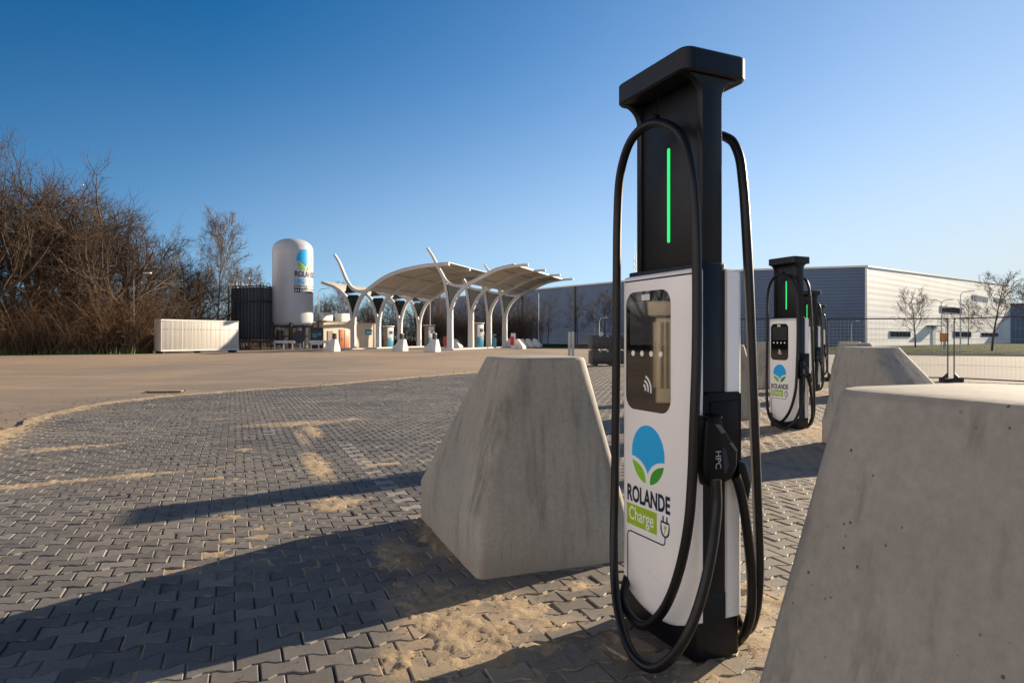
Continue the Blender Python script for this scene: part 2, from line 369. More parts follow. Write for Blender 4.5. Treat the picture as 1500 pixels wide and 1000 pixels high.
m, t, b = nodes('sandy_yard'); M['yard'] = m
c = ramp(t, tex(t,.05,7,.65), [(.3,(.225,.158,.105)),(.7,(.36,.265,.18))])
c = mixc(t, ramp(t, tex(t,.10,6,.6,(1,.22,1)), [(.46,(0,0,0)),(.62,(.75,.75,.75))]), c, (.165,.14,.12))
c = mixc(t, ramp(t, tex(t,.5,7,.7,(.35,1,1)), [(.5,(0,0,0)),(.7,(.5,.5,.5))]), c, (.46,.34,.22))
c = mixc(t, .5, c, ramp(t, tex(t,40,5,.75), [(.3,(.6,.6,.6)),(.7,(1.35,1.35,1.35))]), 'MULTIPLY')
t.links.new(c, b.inputs['Base Color']); b.inputs['Roughness'].default_value = .9
p = bump(t, b, tex(t,1.2,7,.7), .5, .05); bump(t, b, tex(t,60,5), .5, .008, p)

m, t, b = nodes('grey_road'); M['road'] = m
c = ramp(t, tex(t,.25,6,.6,(.3,1.4,1)), [(.3,(.15,.135,.115)),(.7,(.25,.22,.185))])
c = mixc(t, .5, c, ramp(t, tex(t,60,5,.75), [(.3,(.6,.6,.6)),(.7,(1.35,1.35,1.35))]), 'MULTIPLY')
t.links.new(c, b.inputs['Base Color']); b.inputs['Roughness'].default_value = .85; bump(t, b, tex(t,90,5), .5, .006)

m, t, b = nodes('grass_field'); M['grass'] = m
c = ramp(t, tex(t,.35,7,.7), [(.3,(.022,.040,.005)),(.55,(.042,.064,.008)),(.75,(.085,.08,.02))])
c = mixc(t, .6, c, ramp(t, tex(t,9,5,.75), [(.3,(.5,.5,.5)),(.7,(1.4,1.4,1.4))]), 'MULTIPLY')
t.links.new(c, b.inputs['Base Color']); b.inputs['Roughness'].default_value = .95; b.inputs['Specular IOR Level'].default_value = .05; bump(t, b, tex(t,12,6,.8), 1, .12)

# ------------------------------------------------------------------ ground
def sheet(name, poly, z, mat, kind='structure'):
    mb = MB(); mb.add([(x,y,z) for x,y in poly], [tuple(range(len(poly)))]); o = mb.build(name, mat, smooth=False)
    if o.data.polygons[0].normal.z < 0: o.data.flip_normals()
    return struct(o, kind)
sheet('ground', [(-900,-300),(900,-300),(900,1500),(-900,1500)], -.03, M['yard'])
sheet('road', [(9.5,22),(16.5,17.5),(22,6),(80,-10),(80,36),(38,46.3),(24,53.5),(14,60),(9,40)], -.012, M['road'])

def vn(x, y, s, seed=0):                       # smooth value noise
    x = np.asarray(x)*s; y = np.asarray(y)*s; xi = np.floor(x).astype(np.int64); yi = np.floor(y).astype(np.int64)
    fx = x-xi; fy = y-yi; fx = fx*fx*(3-2*fx); fy = fy*fy*(3-2*fy)
    def h(a, b):
        n = (a*374761393+b*668265263+seed*982451653) & 0x7fffffff; n = ((n ^ (n >> 13))*1274126177) & 0x7fffffff
        return ((n ^ (n >> 16)) & 0xffff)/65535.
    return (h(xi,yi)*(1-fx)+h(xi+1,yi)*fx)*(1-fy)+(h(xi,yi+1)*(1-fx)+h(xi+1,yi+1)*fx)*fy
BND = [(-4.0,3.8),(-6.2,8.1),(-7.6,11.0),(-7.9,12.6),(-7.5,14.75),(-4.8,18.7),(-1.3,25),(3.8,31),(8,30.5)]
PAVE = BND+[(9.3,21.5),(16,17.5),(20,8),(20,-3),(-4.0,-3)]
def inside(px, py, poly):
    c = np.zeros(len(px), bool); n = len(poly)
    for i in range(n):
        x0, y0 = poly[i]; x1, y1 = poly[(i+1)%n]
        if y0 == y1: continue
        k = ((y0 > py) != (y1 > py)) & (px < (x1-x0)*(py-y0)/(y1-y0)+x0); c ^= k
    return c
def dseg(px, py, pl):
    d = np.full(len(px), 1e9)
    for (x0,y0),(x1,y1) in zip(pl[:-1], pl[1:]):
        dx, dy = x1-x0, y1-y0; t = np.clip(((px-x0)*dx+(py-y0)*dy)/(dx*dx+dy*dy), 0, 1)
        d = np.minimum(d, np.hypot(px-x0-t*dx, py-y0-t*dy))
    return d
TH = R(-22.5); UX, UY = math.sin(TH), math.cos(TH); VX, VY = UY, -UX          # u runs away to the left, v to the right
L, H, A, G = .176, .124, .0115, .0065
BLOBS = [(-.27,2.98,-22,.56,.25,1.15),(-.02,3.25,-22,.3,.2,.8),(-.68,3.98,-22,.42,.16,.95),(-1.38,5.15,-30,.30,.2,.95),(-1.30,5.25,60,.34,.13,.85),(-1.97,6.75,-23,.85,.12,1.2),
    (-2.7,8.6,-23,1.0,.09,.85),(-3.25,10.0,67,.85,.32,1.05),(-2.75,9.2,-23,.8,.14,1.0),(-2.55,10.5,67,.5,.2,.8),(-3.75,6.12,62,.95,.075,1.15),(-4.9,5.45,62,.9,.10,1.1),(-2.06,4.75,60,.18,.12,.75),
    (-.12,2.58,-10,.30,.22,.95),(-.42,2.62,-22,.35,.2,.75),(.18,3.0,66,.3,.14,.7),(1.05,2.85,0,.32,.34,.95),(.75,2.5,0,.35,.22,.8),(.45,2.75,0,.22,.22,.7),(1.25,3.3,-20,.35,.35,.7),(-.5,4.3,-22,.8,.13,.8),(.35,3.45,66,.30,.10,.75),
    (4.05,9.3,0,1.0,.8,.9),(3.0,8.3,66,1.2,.3,.7),(7.3,16,0,1.3,1.0,.9),(-5.2,7.8,60,.9,.25,.7),(-1.6,7.9,66,.5,.1,.6),(-.9,8.3,66,.6,.12,.6),(.2,9.5,66,.8,.2,.55),(-3.9,13.5,66,1.6,.3,.5),(1.1,13,60,1.5,.3,.55)]
def sand_mask(X, Y):
    m = np.full(len(X), -1.0)
    for bx,by,an,ln,wd,st in BLOBS:
        a = R(an); ux,uy = math.sin(a),math.cos(a)
        du = ((X-bx)*ux+(Y-by)*uy)/ln; dv = ((X-bx)*uy-(Y-by)*ux)/wd
        m = np.maximum(m, st-np.sqrt(du*du+dv*dv)*.9)
    return m
def paving():
    ii = np.arange(-190, 190); jj = np.arange(-70, 390)
    I, J = np.meshgrid(ii, jj); I = I.ravel(); J = J.ravel()
    vv = (I+.5*(J%2))*L; uu = J*H
    cx = uu*UX+vv*VX; cy = uu*UY+vv*VY
    k = inside(cx, cy, PAVE) & (np.abs(cx) < 1.15*np.maximum(cy,0)+2.2) & (cy > .2)
    k &= ~((cx-.55)**2+(cy-2.9)**2 < -.1)
    cx, cy, I, J = cx[k], cy[k], I[k], J[k]; n = len(cx)
    o = np.array([(-.5,1),(-.36,1),(-.16,-1),(.16,-1),(.36,1),(.5,1)])
    top = np.c_[o[:,0]*(L-G), H/2+o[:,1]*A-G/2]; bot = np.c_[top[::-1,0], -top[::-1,1]]
    out = np.r_[bot, top][::-1]                  # ring
    ar = sum(out[i,0]*out[(i+1)%12,1]-out[(i+1)%12,0]*out[i,1] for i in range(12))
    if ar < 0: out = out[::-1].copy()
    ins = np.array(inset([tuple(p) for p in out], .0045))
    # messy laying round the charger and the block beside it
    near = np.exp(-((cx-.75)**2+(cy-3.0)**2)/.55)
    rot = (rng.normal(0,.018,n)+near*rng.normal(0,.10,n)); sx = rng.normal(0,.0014,n)+near*rng.normal(0,.010,n); sy = rng.normal(0,.0014,n)+near*rng.normal(0,.010,n)
    hz = rng.normal(0,.0017,n)+near*rng.normal(0,.003,n)+ (vn(cx,cy,.8,5)-.5)*.016; tx = rng.normal(0,.013,n)*(1+near); ty = rng.normal(0,.013,n)*(1+near)
    V = np.zeros((n,36,3))
    for q,(ring,z) in enumerate(((ins,0.),(out,-.005),(out*.995,-.045))):
        x = ring[None,:,0]*np.cos(rot)[:,None]-ring[None,:,1]*np.sin(rot)[:,None]+sx[:,None]
        y = ring[None,:,0]*np.sin(rot)[:,None]+ring[None,:,1]*np.cos(rot)[:,None]+sy[:,None]
        V[:,q*12:(q+1)*12,0] = cx[:,None]+x*VX+y*UX; V[:,q*12:(q+1)*12,1] = cy[:,None]+x*VY+y*UY
        V[:,q*12:(q+1)*12,2] = z+hz[:,None]+x*tx[:,None]+y*ty[:,None]
    base = (np.arange(n)*36)[:,None]
    i12 = np.arange(12); j12 = (i12+1)%12
    q1 = np.stack([i12+12, j12+12, j12, i12],1); q2 = np.stack([i12+24, j12+24, j12+12, i12+12],1)
    topf = (base+i12[None,:]); quads = (base[:,:,None]+np.r_[q1,q2][None]).reshape(n,-1)
    loops = np.concatenate([topf, quads],1).ravel()
    tot = np.tile(np.r_[12, np.full(24,4)], n); st = np.r_[0, np.cumsum(tot)[:-1]]
    me = bpy.data.meshes.new('pavement'); me.vertices.add(n*36); me.vertices.foreach_set('co', V.ravel())
    me.loops.add(len(loops)); me.loops.foreach_set('vertex_index', loops.astype(np.int32))
    me.polygons.add(len(tot)); me.polygons.foreach_set('loop_start', st.astype(np.int32)); me.polygons.foreach_set('loop_total', tot.astype(np.int32))
    me.update(calc_edges=True); me.polygons.foreach_set('use_smooth', [False]*len(tot)); me.validate()
    tone = np.clip(rng.normal(.42,.24,n)+(vn(cx,cy,.35,3)-.5)*.5, 0, .93)
    line = np.abs((cx+1.55)*VX+(cy-6.4)*VY-.28) < .10                # a column of paler blocks marks a bay line
    tone[line & (J%2==0) & (cy > 4.8) & (cy < 8.2)] = 1.0
    tone[rng.random(n) < .006] = .97
    a = me.attributes.new('tone','FLOAT','FACE'); a.data.foreach_set('value', np.repeat(tone,25).astype(np.float32))
    vx_, vy_ = V[:,:,0].ravel(), V[:,:,1].ravel()
    du_ = np.clip((sand_mask(vx_,vy_)+.55)/1.1, 0, 1); du_ = np.maximum(du_, np.clip(.8-dseg(vx_,vy_,BND)/1.1, 0, 1))
    if len(me.vertices) == len(du_):
        a = me.attributes.new('dust','FLOAT','POINT'); a.data.foreach_set('value', du_.astype(np.float32))
    me.materials.append(M['paver']); ob = bpy.data.objects.new('pavement', me); COL.objects.link(ob); struct(ob)
paving()

def sand_drifts():
    nr, nd = 620, 560
    rr = np.linspace(-1.0,1.0,nr); dd = np.exp(np.linspace(math.log(1.1), math.log(34), nd))
    Rr, D = np.meshgrid(rr, dd); X = (Rr*(D+.6)).ravel(); Y = D.ravel()
    h = np.full(len(X), -.0)
    n1 = vn(X,Y,3.1,1); n2 = vn(X,Y,9,2); n3 = vn(X,Y,26,3); n4 = vn(X,Y,85,4)
    rag = (n1-.5)*.7+(n2-.5)*.8+(n3-.5)*.9+(n4-.5)*.35
    m = sand_mask(X, Y)
    db = dseg(X,Y,BND); m = np.maximum(m, .50-db/(.28+.006*Y)); m = np.where(inside(X,Y,PAVE), m, .55)
    m = m+rag*.62
    cov = np.clip((m-.05)/.95, 0, 1)**.85
    joint = (vn(X,Y,.8,5)-.5)*.016-.0085+(vn(X,Y,1.3,8)-.5)*.012+(n2-.5)*.004+(n4-.5)*.003
    amp = .0035*cov+(n1-.5)*.006*cov+(n2-.5)*.010*cov+(n3-.5)*.0085*cov+(n4-.5)*.007*cov
    z = joint*(1-cov)+amp+(vn(X,Y,.8,5)-.5)*.016*cov
    z = np.where(inside(X,Y,PAVE), z, np.minimum(z, .012))
    V = np.c_[X,Y,z]
    idx = np.arange(nr*nd).reshape(nd,nr); q = np.stack([idx[:-1,:-1],idx[:-1,1:],idx[1:,1:],idx[1:,:-1]],-1).reshape(-1,4)
    qx, qy = X[q].mean(1), Y[q].mean(1); q = q[inside(qx,qy,PAVE) | (dseg(qx,qy,BND) < .12+.25*vn(qx,qy,1.1,4)+.004*qy)]
    used = np.unique(q); mp = np.zeros(len(V), np.int64); mp[used] = np.arange(len(used)); V = V[used]; q = mp[q]
    me = bpy.data.meshes.new('sand'); me.vertices.add(len(V)); me.vertices.foreach_set('co', V.ravel())
    me.loops.add(q.size); me.loops.foreach_set('vertex_index', q.ravel().astype(np.int32))
    me.polygons.add(len(q)); me.polygons.foreach_set('loop_start', (np.arange(len(q))*4).astype(np.int32)); me.polygons.foreach_set('loop_total', np.full(len(q),4,np.int32))
    me.update(calc_edges=True); me.polygons.foreach_set('use_smooth', [True]*len(q))
    me.materials.append(M['sand']); o = bpy.data.objects.new('sand', me); COL.objects.link(o); struct(o,'stuff')
sand_drifts()

def pebbles():
    n = 2600; k = rng.random(n); P = np.zeros((n,2)); rad = np.zeros(n)
    bl = [(-.27,2.98,.3),(-.1,2.65,.3),(1.05,2.85,.35),(.75,2.5,.3),(-.68,3.98,.35),(1.25,3.3,.3),(-.4,2.7,.4),(-1.38,5.15,.3),(.3,3.3,.4)]
    for i in range(n):
        if k[i] < .6:
            x,y,r = bl[int(rng.integers(len(bl)))]; P[i] = (x+rng.normal(0,r), y+rng.normal(0,r)); rad[i] = .0018+.004*rng.random()**4
        else:
            j = int(rng.integers(1,len(BND)-1)); t_ = rng.random(); a,b_ = BND[j-1],BND[j]; P[i] = (a[0]+(b_[0]-a[0])*t_-abs(rng.normal(0,.7)), a[1]+(b_[1]-a[1])*t_+rng.normal(0,.5)); rad[i] = .006+.022*rng.random()**5
    mb = MB()
    for (x,y),r in zip(P,rad):
        z = (float(vn(x,y,.8,5))-.5)*.016+.003 if k[0] is not None and bool(inside(np.array([x]),np.array([y]),PAVE)[0]) else -.026
        q = r*rng.uniform(.6,1.4,6); mb.add([(x+q[0],y,z+r*.4),(x,y+q[1],z+r*.3),(x-q[2],y,z+r*.4),(x,y-q[3],z+r*.3),(x,y,z+q[4]),(x,y,z-r*.3)],[(0,1,4),(1,2,4),(2,3,4),(3,0,4),(1,0,5),(2,1,5),(3,2,5),(0,3,5)])
    struct(mb.build('gravel', M['gravel'], smooth=False),'stuff')
M['gravel'] = plain('gravel', (.26,.20,.14), .9, var=.5, vs=30)
pebbles()

# grass beyond the road, its kerb, the kerb at the left
GF = [(-30,100),(0,97),(10,88),(16,66),(24,54),(38,46.5),(70,32)]
sheet('grass', GF+[(260,40),(260,330),(-60,330)], .02, M['grass'], 'structure')
kb = MB()
for (x0,y0),(x1,y1) in zip(GF[3:-1], GF[4:]):
    a = math.atan2(y1-y0,x1-x0); l = math.hypot(x1-x0,y1-y0)
    kb.box(((x0+x1)/2,(y0+y1)/2-.1,.05),(l,.25,.24),a)
struct(kb.build('kerb', M['concrete'], bevel=.02))
kb = MB()
for k in range(2):
    x0,y0 = -6.35, 7.75; dx,dy = -.475,.88
    kb.box((x0+dx*(k*1.0),y0+dy*(k*1.0),.02),(.97,.2,.16),math.atan2(dy,dx))
struct(kb.build('kerb', M['concrete'], bevel=.015))

# ------------------------------------------------------------------ concrete guard blocks
def block_mb():
    mb = MB(); K = 8
    def ring(a0,a1,b0,b1,r,z): return [(p[0],p[1],z) for p in rrect(a0,a1,b0,b1,r,K)]
    rings = [ring(.0,1.35,-.46,.46,.05,0), ring(.0,1.35,-.46,.46,.05,.255)]
    lo = ring(.0,1.35,-.46,.46,.05,.27); hi = ring(.08,.58,-.25,.25,.10,1.155)
    for k in range(0,9):
        s = k/8; rings.append([tuple(lo[i][c]*(1-s)+hi[i][c]*s for c in range(3)) for i in range(len(lo))])
    rings.append(ring(.09,.57,-.24,.24,.09,1.168)); rings.append(ring(.105,.555,-.225,.225,.075,1.171))
    return mb.loft(rings)
BG = 'concrete guard blocks around the chargers'
first_block = [None]
def block(ax, ay, ang, label, flip=False, mat=None, group=BG):
    """A = corner of the steep end; p runs at ang from +y towards +x"""
    if first_block[0] is None:
        o = block_mb().build('guard_block', M['concrete'], ang=22); first_block[0] = o
    else:
        o = first_block[0].copy(); COL.objects.link(o)
    o.location = (ax, ay, 0); o.rotation_euler = (0,0,R(90-ang)); tag(o, label, 'guard block', group)
    if mat:
        o.data = o.data.copy(); o.data.materials[0] = mat
    return o
def mid(ax, ay, ang, side):      # from a corner to the middle of the steep end
    a = R(ang); px,py = math.sin(a),math.cos(a); return ax+side*.46*py, ay-side*.46*px
STEP = (3.27, 6.74)
x,y = mid(-.18,3.53,-20.9,1)
block(x,y,-20.9,'grey concrete block with a dark stained edge, left of the nearest charger')
for k,lb in ((1,'shaded concrete block showing just right of the nearest charger'),(2,'small far concrete block directly left of the second charger')):
    block(x+STEP[0]*k,y+STEP[1]*k,-20.9,lb)
x,y = mid(.465,1.5,159.1,-1)
block(x,y,159.1,'huge concrete block cut by the right edge in the foreground')
x,y = mid(.525,1.5,159.1,-1)
for k,lb in ((1,'concrete block with a sunlit sloping side right of the second charger'),(2,'concrete block right of the third charger, its top behind a nearer block'),(3,'farthest concrete block in the row right of the chargers')):
    block(x+STEP[0]*k,y+STEP[1]*k,159.1,lb)

# ------------------------------------------------------------------ chargers
CA = R(-65.6)
CX, CY = .724, 2.907
cxl = Vector((math.cos(CA), math.sin(CA))); cyl = Vector((-math.sin(CA), math.cos(CA)))
def loc(wx, wy, wz):             # world point to the local frame of the first charger
    d = Vector((wx-CX, wy-CY)); return Vector((d.dot(cxl), d.dot(cyl), wz))
def P3(px, py, d): return loc((px-750)/980*d, d, 1.28-(py-495)*d/980)
def panel_outline():
    pts = []
    for i in range(25):
        s = -1+2*i/24; pts.append((.26*s, .075+.085*abs(s)**2.2))
    r = .018
    pts += [(.26,1.56-r)]+[(.26-r+r*math.cos(R(a)), 1.56-r+r*math.sin(R(a))) for a in (30,60,90)]
    pts += [(-.26+r+r*math.cos(R(a)), 1.56-r+r*math.sin(R(a))) for a in (90,120,150,180)]
    return pts
def pillow(mb, poly, yb, yf, r, sg=-1):
    rings = [[(x,yb,z) for x,z in poly], [(x,yf-sg*r,z) for x,z in poly]]
    for k in range(1,6):
        a = R(90*k/5); q = inset(poly, r*(1-math.cos(a))); rings.append([(x, yf-sg*r+sg*r*math.sin(a), z) for x,z in q])
    if sg > 0: rings = [r_[::-1] for r_ in rings]
    mb.loft(rings)
def emblem(cx, cz, r, sz):        # circle, two leaves as 2D outlines
    f = lambda x,z: (cx+x*r, cz+z*sz)
    arc = lambda a0,a1,n: [(math.cos(R(a0+(a1-a0)*i/n)), math.sin(R(a0+(a1-a0)*i/n))) for i in range(n+1)]
    blue = arc(-8,188,30)+qbez((-.99,-.14),(-.30,-.16),(0,-.64),10)[1:]+qbez((0,-.64),(.30,-.16),(.99,-.14),10)[1:-1]
    lf = arc(196,262,12)+qbez((-.139,-.99),(-.10,-.42),(-.961,-.275),12)[1:-1]
    rt = [(-x,z) for x,z in lf]
    return [[f(*p) for p in q] for q in (blue,lf,rt)]
def make_charger():
    t = thing('charging_station','', 'charger', (CX,CY,0), CA, 'chargers standing in a row')
    b = MB(); b.box((0,-.026,.80),(.498,.124,1.56)); b.build('body', M['black'], t, bevel=.006)
    b = MB(); b.prism(rrect(-.25,.25,-.112,.112,.02), 0, .26, 'z'); b.build('base', M['black'], t, bevel=.004)
    po = panel_outline()
    fp = MB(); pillow(fp, po, -.088, -.12, .028); f = fp.build('front_panel', M['white'], t, ang=40)
    rp = MB(); pillow(rp, po, .036, .12, .028, 1); rp.build('rear_panel', M['white'], t, ang=40)
    # dark upper column: two flanges with flared tops and recessed plates
    c = MB(); prof = [(.05,1.567),(.05,2.25)]+[(.05+.09*(1-math.cos(R(a))), 2.25+.085*math.sin(R(a))) for a in range(15,91,15)]
    prof = prof+[(-y_,z_) for y_,z_ in prof[::-1]]
    prof = [(y_-.010,z_) for y_,z_ in prof]
    for s in (-1,1): c.prism(prof, s*.225, s*.192, 'x')
    c.box((0,-.006,1.95),(.384,.092,.766)); c.build('column', M['black'], t, bevel=.004)
    # fillet between plate and cap
    cp = MB(); cap = rrect(-.25,.25,-.165,.165,.05,8)
    z0,z1,rb = 2.335,2.43,.008
    rings = [[(x,y,z0) for x,y in inset(cap,rb)],[(x,y,z0+rb) for x,y in cap],[(x,y,z1-rb) for x,y in cap],[(x,y,z1) for x,y in inset(cap,rb)]]
    cp.loft(rings); cp.build('cap', M['black'], t, ang=40)
    g = MB(); g.prism(rrect(-.0085,.0085,1.69,2.097,.008), -.0545, -.0475); g.build('light_bar', M['led'], t)
    g = MB(); g.prism(rrect(-.0085,.0085,1.69,2.097,.008), .0355, .0425); g.build('light_bar', M['led'], t)
    # screen
    s = MB(); s.prism(rrect(-.222,.100,.962,1.485,.062,10), -.116, -.1212); sc = s.build('screen', M['screen'], t, ang=40)
    s = MB(); s.prism(rrect(-.190,.075,1.25,1.44,.006,3), -.119, -.1216); s.build('display', M['display'], sc)
    s = MB()
    for k in range(4):
        s = MB(); cx = -.165+k*.067; s.prism([(cx+.0125*math.cos(2*math.pi*i/20), 1.212+.0125*math.sin(2*math.pi*i/20)) for i in range(20)], -.120, -.1232); s.build('button', M['sticker'], sc)
    s = MB()
    for rr in (.022,.042,.062): s.ribbon([(-.095+rr*math.cos(R(a)), 1.055+rr*math.sin(R(a))) for a in range(-12,71,8)], .009, -.120, -.1222)
    s.build('contactless_symbol', M['sticker'], sc)
    s = MB(); s.prism(rrect(-.100,-.042,1.445,1.470,.004,2), -.120, -.1224); st = s.build('sticker', M['sticker'], sc)
    s = MB()
    for k in range(3): s.box((-.071,-.1226,1.450+k*.007),(.046,.0006,.0022))
    s.build('sticker_print', M['steel'], st)
    # printed emblem and lettering
    for q,mt,nm in zip(emblem(-.058,.772,.118,.128), ('logo_blue','logo_green','logo_dark_green'), ('emblem_circle','emblem_leaf','emblem_leaf')):
        e = MB(); e.prism(q, -.118, -.1212); e.build(nm, M[mt], t)
    tx = MB(); text_on(tx,'ROLANDE',.068,-.212,.550,.098,-.1212,.034); tx.build('lettering', M['navy'], t, smooth=False)
    pl = MB(); pl.box((-.105,-.1197,.4875),(.222,.003,.093)); p_ = pl.build('label_plate', M['lime'], t)
    tx = MB(); text_on(tx,'Charge',.058,-.197,.466,-.014,-.1220,.010); tx.build('lettering', M['sticker'], p_, smooth=False)
    pg = MB()
    out = [(.036,.508),(.036,.482)]+[(.063+.027*math.cos(R(a)), .482+.034*math.sin(R(a))) for a in range(195,346,15)]+[(.090,.482),(.090,.508)]
    pg.ribbon(out, .008, -.118, -.1212, True)
    for px in (.050,.076): pg.ribbon([(px,.508),(px,.534)], .008, -.118, -.1212)
    cab = [(.063,.446)]+[(.045+.018*math.cos(R(a)),.428+.018*math.sin(R(a))-.0) for a in (0,-30,-60,-90)]+[(-.19,.410)]+[(-.19-.02*math.sin(R(a)),.39+.02*math.cos(R(a))) for a in (30,60,90)]+[(-.21,.15)]
    pg.ribbon(cab, .006, -.118, -.1212); pg.build('plug_symbol', M['navy'], t, smooth=False)
    pb = MB(); pb.prism([(.069,.504),(.053,.482),(.062,.482),(.057,.457),(.074,.492),(.064,.492)], -.118, -.1212); pb.build('bolt_symbol', M['lime'], t)
    # side recess and plugs
    h = MB(); h.prism(rrect(-.085,.103,.715,1.065,.02), .20, .268, 'x'); h.prism([(-.06,.78),(.08,.78),(.08,1.03),(-.06,1.03)], .262, .275, 'x'); h.build('holster', M['plastic'], t, bevel=.004)
    def Z(zx,zy): px = 1010+zx/7.14; py = 588+zy/7.14; return (-.12+(px-1030)*.0031, 1.28-(py-495)*2.56/980)
    body = [Z(*q) for q in ((150,170),(300,160),(335,290),(425,430),(492,550),(492,700),(440,835),(310,890),(150,900),(110,700),(135,300))]
    hole = [Z(*q) for q in ((305,485),(345,510),(385,690),(345,770),(325,760))]
    cn = MB(); cn.prism(body, .270, .325, 'x'); cn.prism([Z(*q) for q in ((140,160),(300,140),(310,200),(150,220))], .268, .335, 'x')
    pl_ = cn.build('charging_plug', M['plastic'], t, bevel=.012, seg=3)
    g = MB(); g.prism(hole, .318, .3265, 'x'); g.build('grip_opening', M['navy'], pl_)
    for q in (((225,245),(280,245),(350,335),(300,345)),((385,455),(420,440),(485,535),(470,560))): g = MB(); g.prism([Z(*p) for p in q], .318, .3265, 'x'); g.build('grip_label_glint', M['aluminium'], pl_)  # label strips on the slanted edge, its pale highlight put into their colour
    v,f_ = text_mb('HPC', .030, .006); g = MB(); c0 = Z(232,520)
    g.add([(.3262, c0[0]+p[1]*.9, c0[1]-p[0]*.85) for p in v], [q[::-1] for q in f_]); g.build('lettering', M['steel'], pl_, smooth=False)
    r2 = MB(); r2.prism([(.045,.80),(.095,.78),(.118,.70),(.100,.62),(.075,.62),(.05,.70)], .272, .312, 'x'); r2.build('charging_plug', M['plastic'], t, bevel=.01)
    # cables
    def cable(name, pts, r=.0195):
        c_ = MB(); c_.tube(catmull(pts,7), r, 12); return c_.build(name, M['rubber'], t, ang=60)
    q = [P3(1049,702,2.53),P3(1050,745,2.52),P3(1043,805,2.48),P3(1028,872,2.45),P3(1008,926,2.44),P3(984,962,2.47),P3(955,978,2.53),P3(927,958,2.63),P3(910,915,2.80),P3(901,860,2.97),P3(899,790,3.06),P3(901,700,3.1),P3(902,600,3.1),P3(903,500,3.1),P3(903.5,400,3.1),P3(904.5,320,3.1),P3(908,260,3.06),P3(920,215,2.98),P3(938,190,2.90),P3(960,180,2.82),P3(984,186,2.72),P3(1002,206,2.66),P3(1012,245,2.62),P3(1018,300,2.6),P3(1021,400,2.59),P3(1020.5,520,2.585),P3(1017,620,2.58),P3(1014,700,2.58),P3(1009,765,2.58),P3(999,820,2.60),P3(985,866,2.63),P3(968,898,2.68),P3(946,916,2.76),P3(926,905,2.85),P3(913,878,2.95),Vector((-.265,-.07,.20)),Vector((-.245,-.04,.22))]
    cable('cable', q)
    q = [P3(1077,695,2.64),P3(1083,712,2.66),P3(1090,745,2.67),P3(1097,800,2.69),P3(1101,850,2.70),P3(1100,895,2.70),P3(1093,922,2.73),P3(1085,934,2.80),P3(1079,938,2.9),P3(1079,905,3.05),Vector((.0,.24,.12)),Vector((-.2,.22,.15)),Vector((-.3,.17,.35)),Vector((-.3,.16,.9)),Vector((-.3,.15,1.6)),Vector((-.26,.15,2.0)),Vector((-.16,.15,2.16)),Vector((-.02,.16,2.175)),Vector((.06,.165,2.165)),P3(1067,203,2.83),P3(1076,212,2.79),P3(1084,234,2.76),P3(1088,265,2.74),P3(1091,300,2.73),P3(1096.5,400,2.73),P3(1100.5,500,2.73),P3(1104,600,2.73),P3(1108,700,2.73),P3(1111,780,2.73),P3(1112,840,2.73),P3(1108,890,2.74),P3(1098,920,2.80),P3(1085,916,2.9),Vector((.12,.15,.2)),Vector((.1,.10,.22))]
    cable('cable', q)
    for sg in (-1,1):
        st_ = MB(); top = Vector((0.005,sg*.10,2.337)); hk = P3(960,173,2.82) if sg < 0 else Vector((-.02,.16,2.235))
        st_.tube([top,hk], .003, 6); co = st_.build('suspension_cord', M['rubber'], t)
        hkm = MB(); hkm.tube([hk+Vector((-.018,0,-.006)),hk+Vector((0,0,.006)),hk+Vector((.018,0,-.004))], .012, 8); hkm.build('hook', M['plastic'], co)
    return t
ch = make_charger()
ch['label'] = 'nearest tall white and black charger with green light bar'
for k,lb in ((1,'second charger along the row, standing alone left of a concrete block'),(2,'third charger in the row, half hidden behind the second'),(3,'farthest charger at the end of the row')):
    c = copy_tree(ch); c['label'] = lb; c.location = (CX+STEP[0]*k, CY+STEP[1]*k, 0)

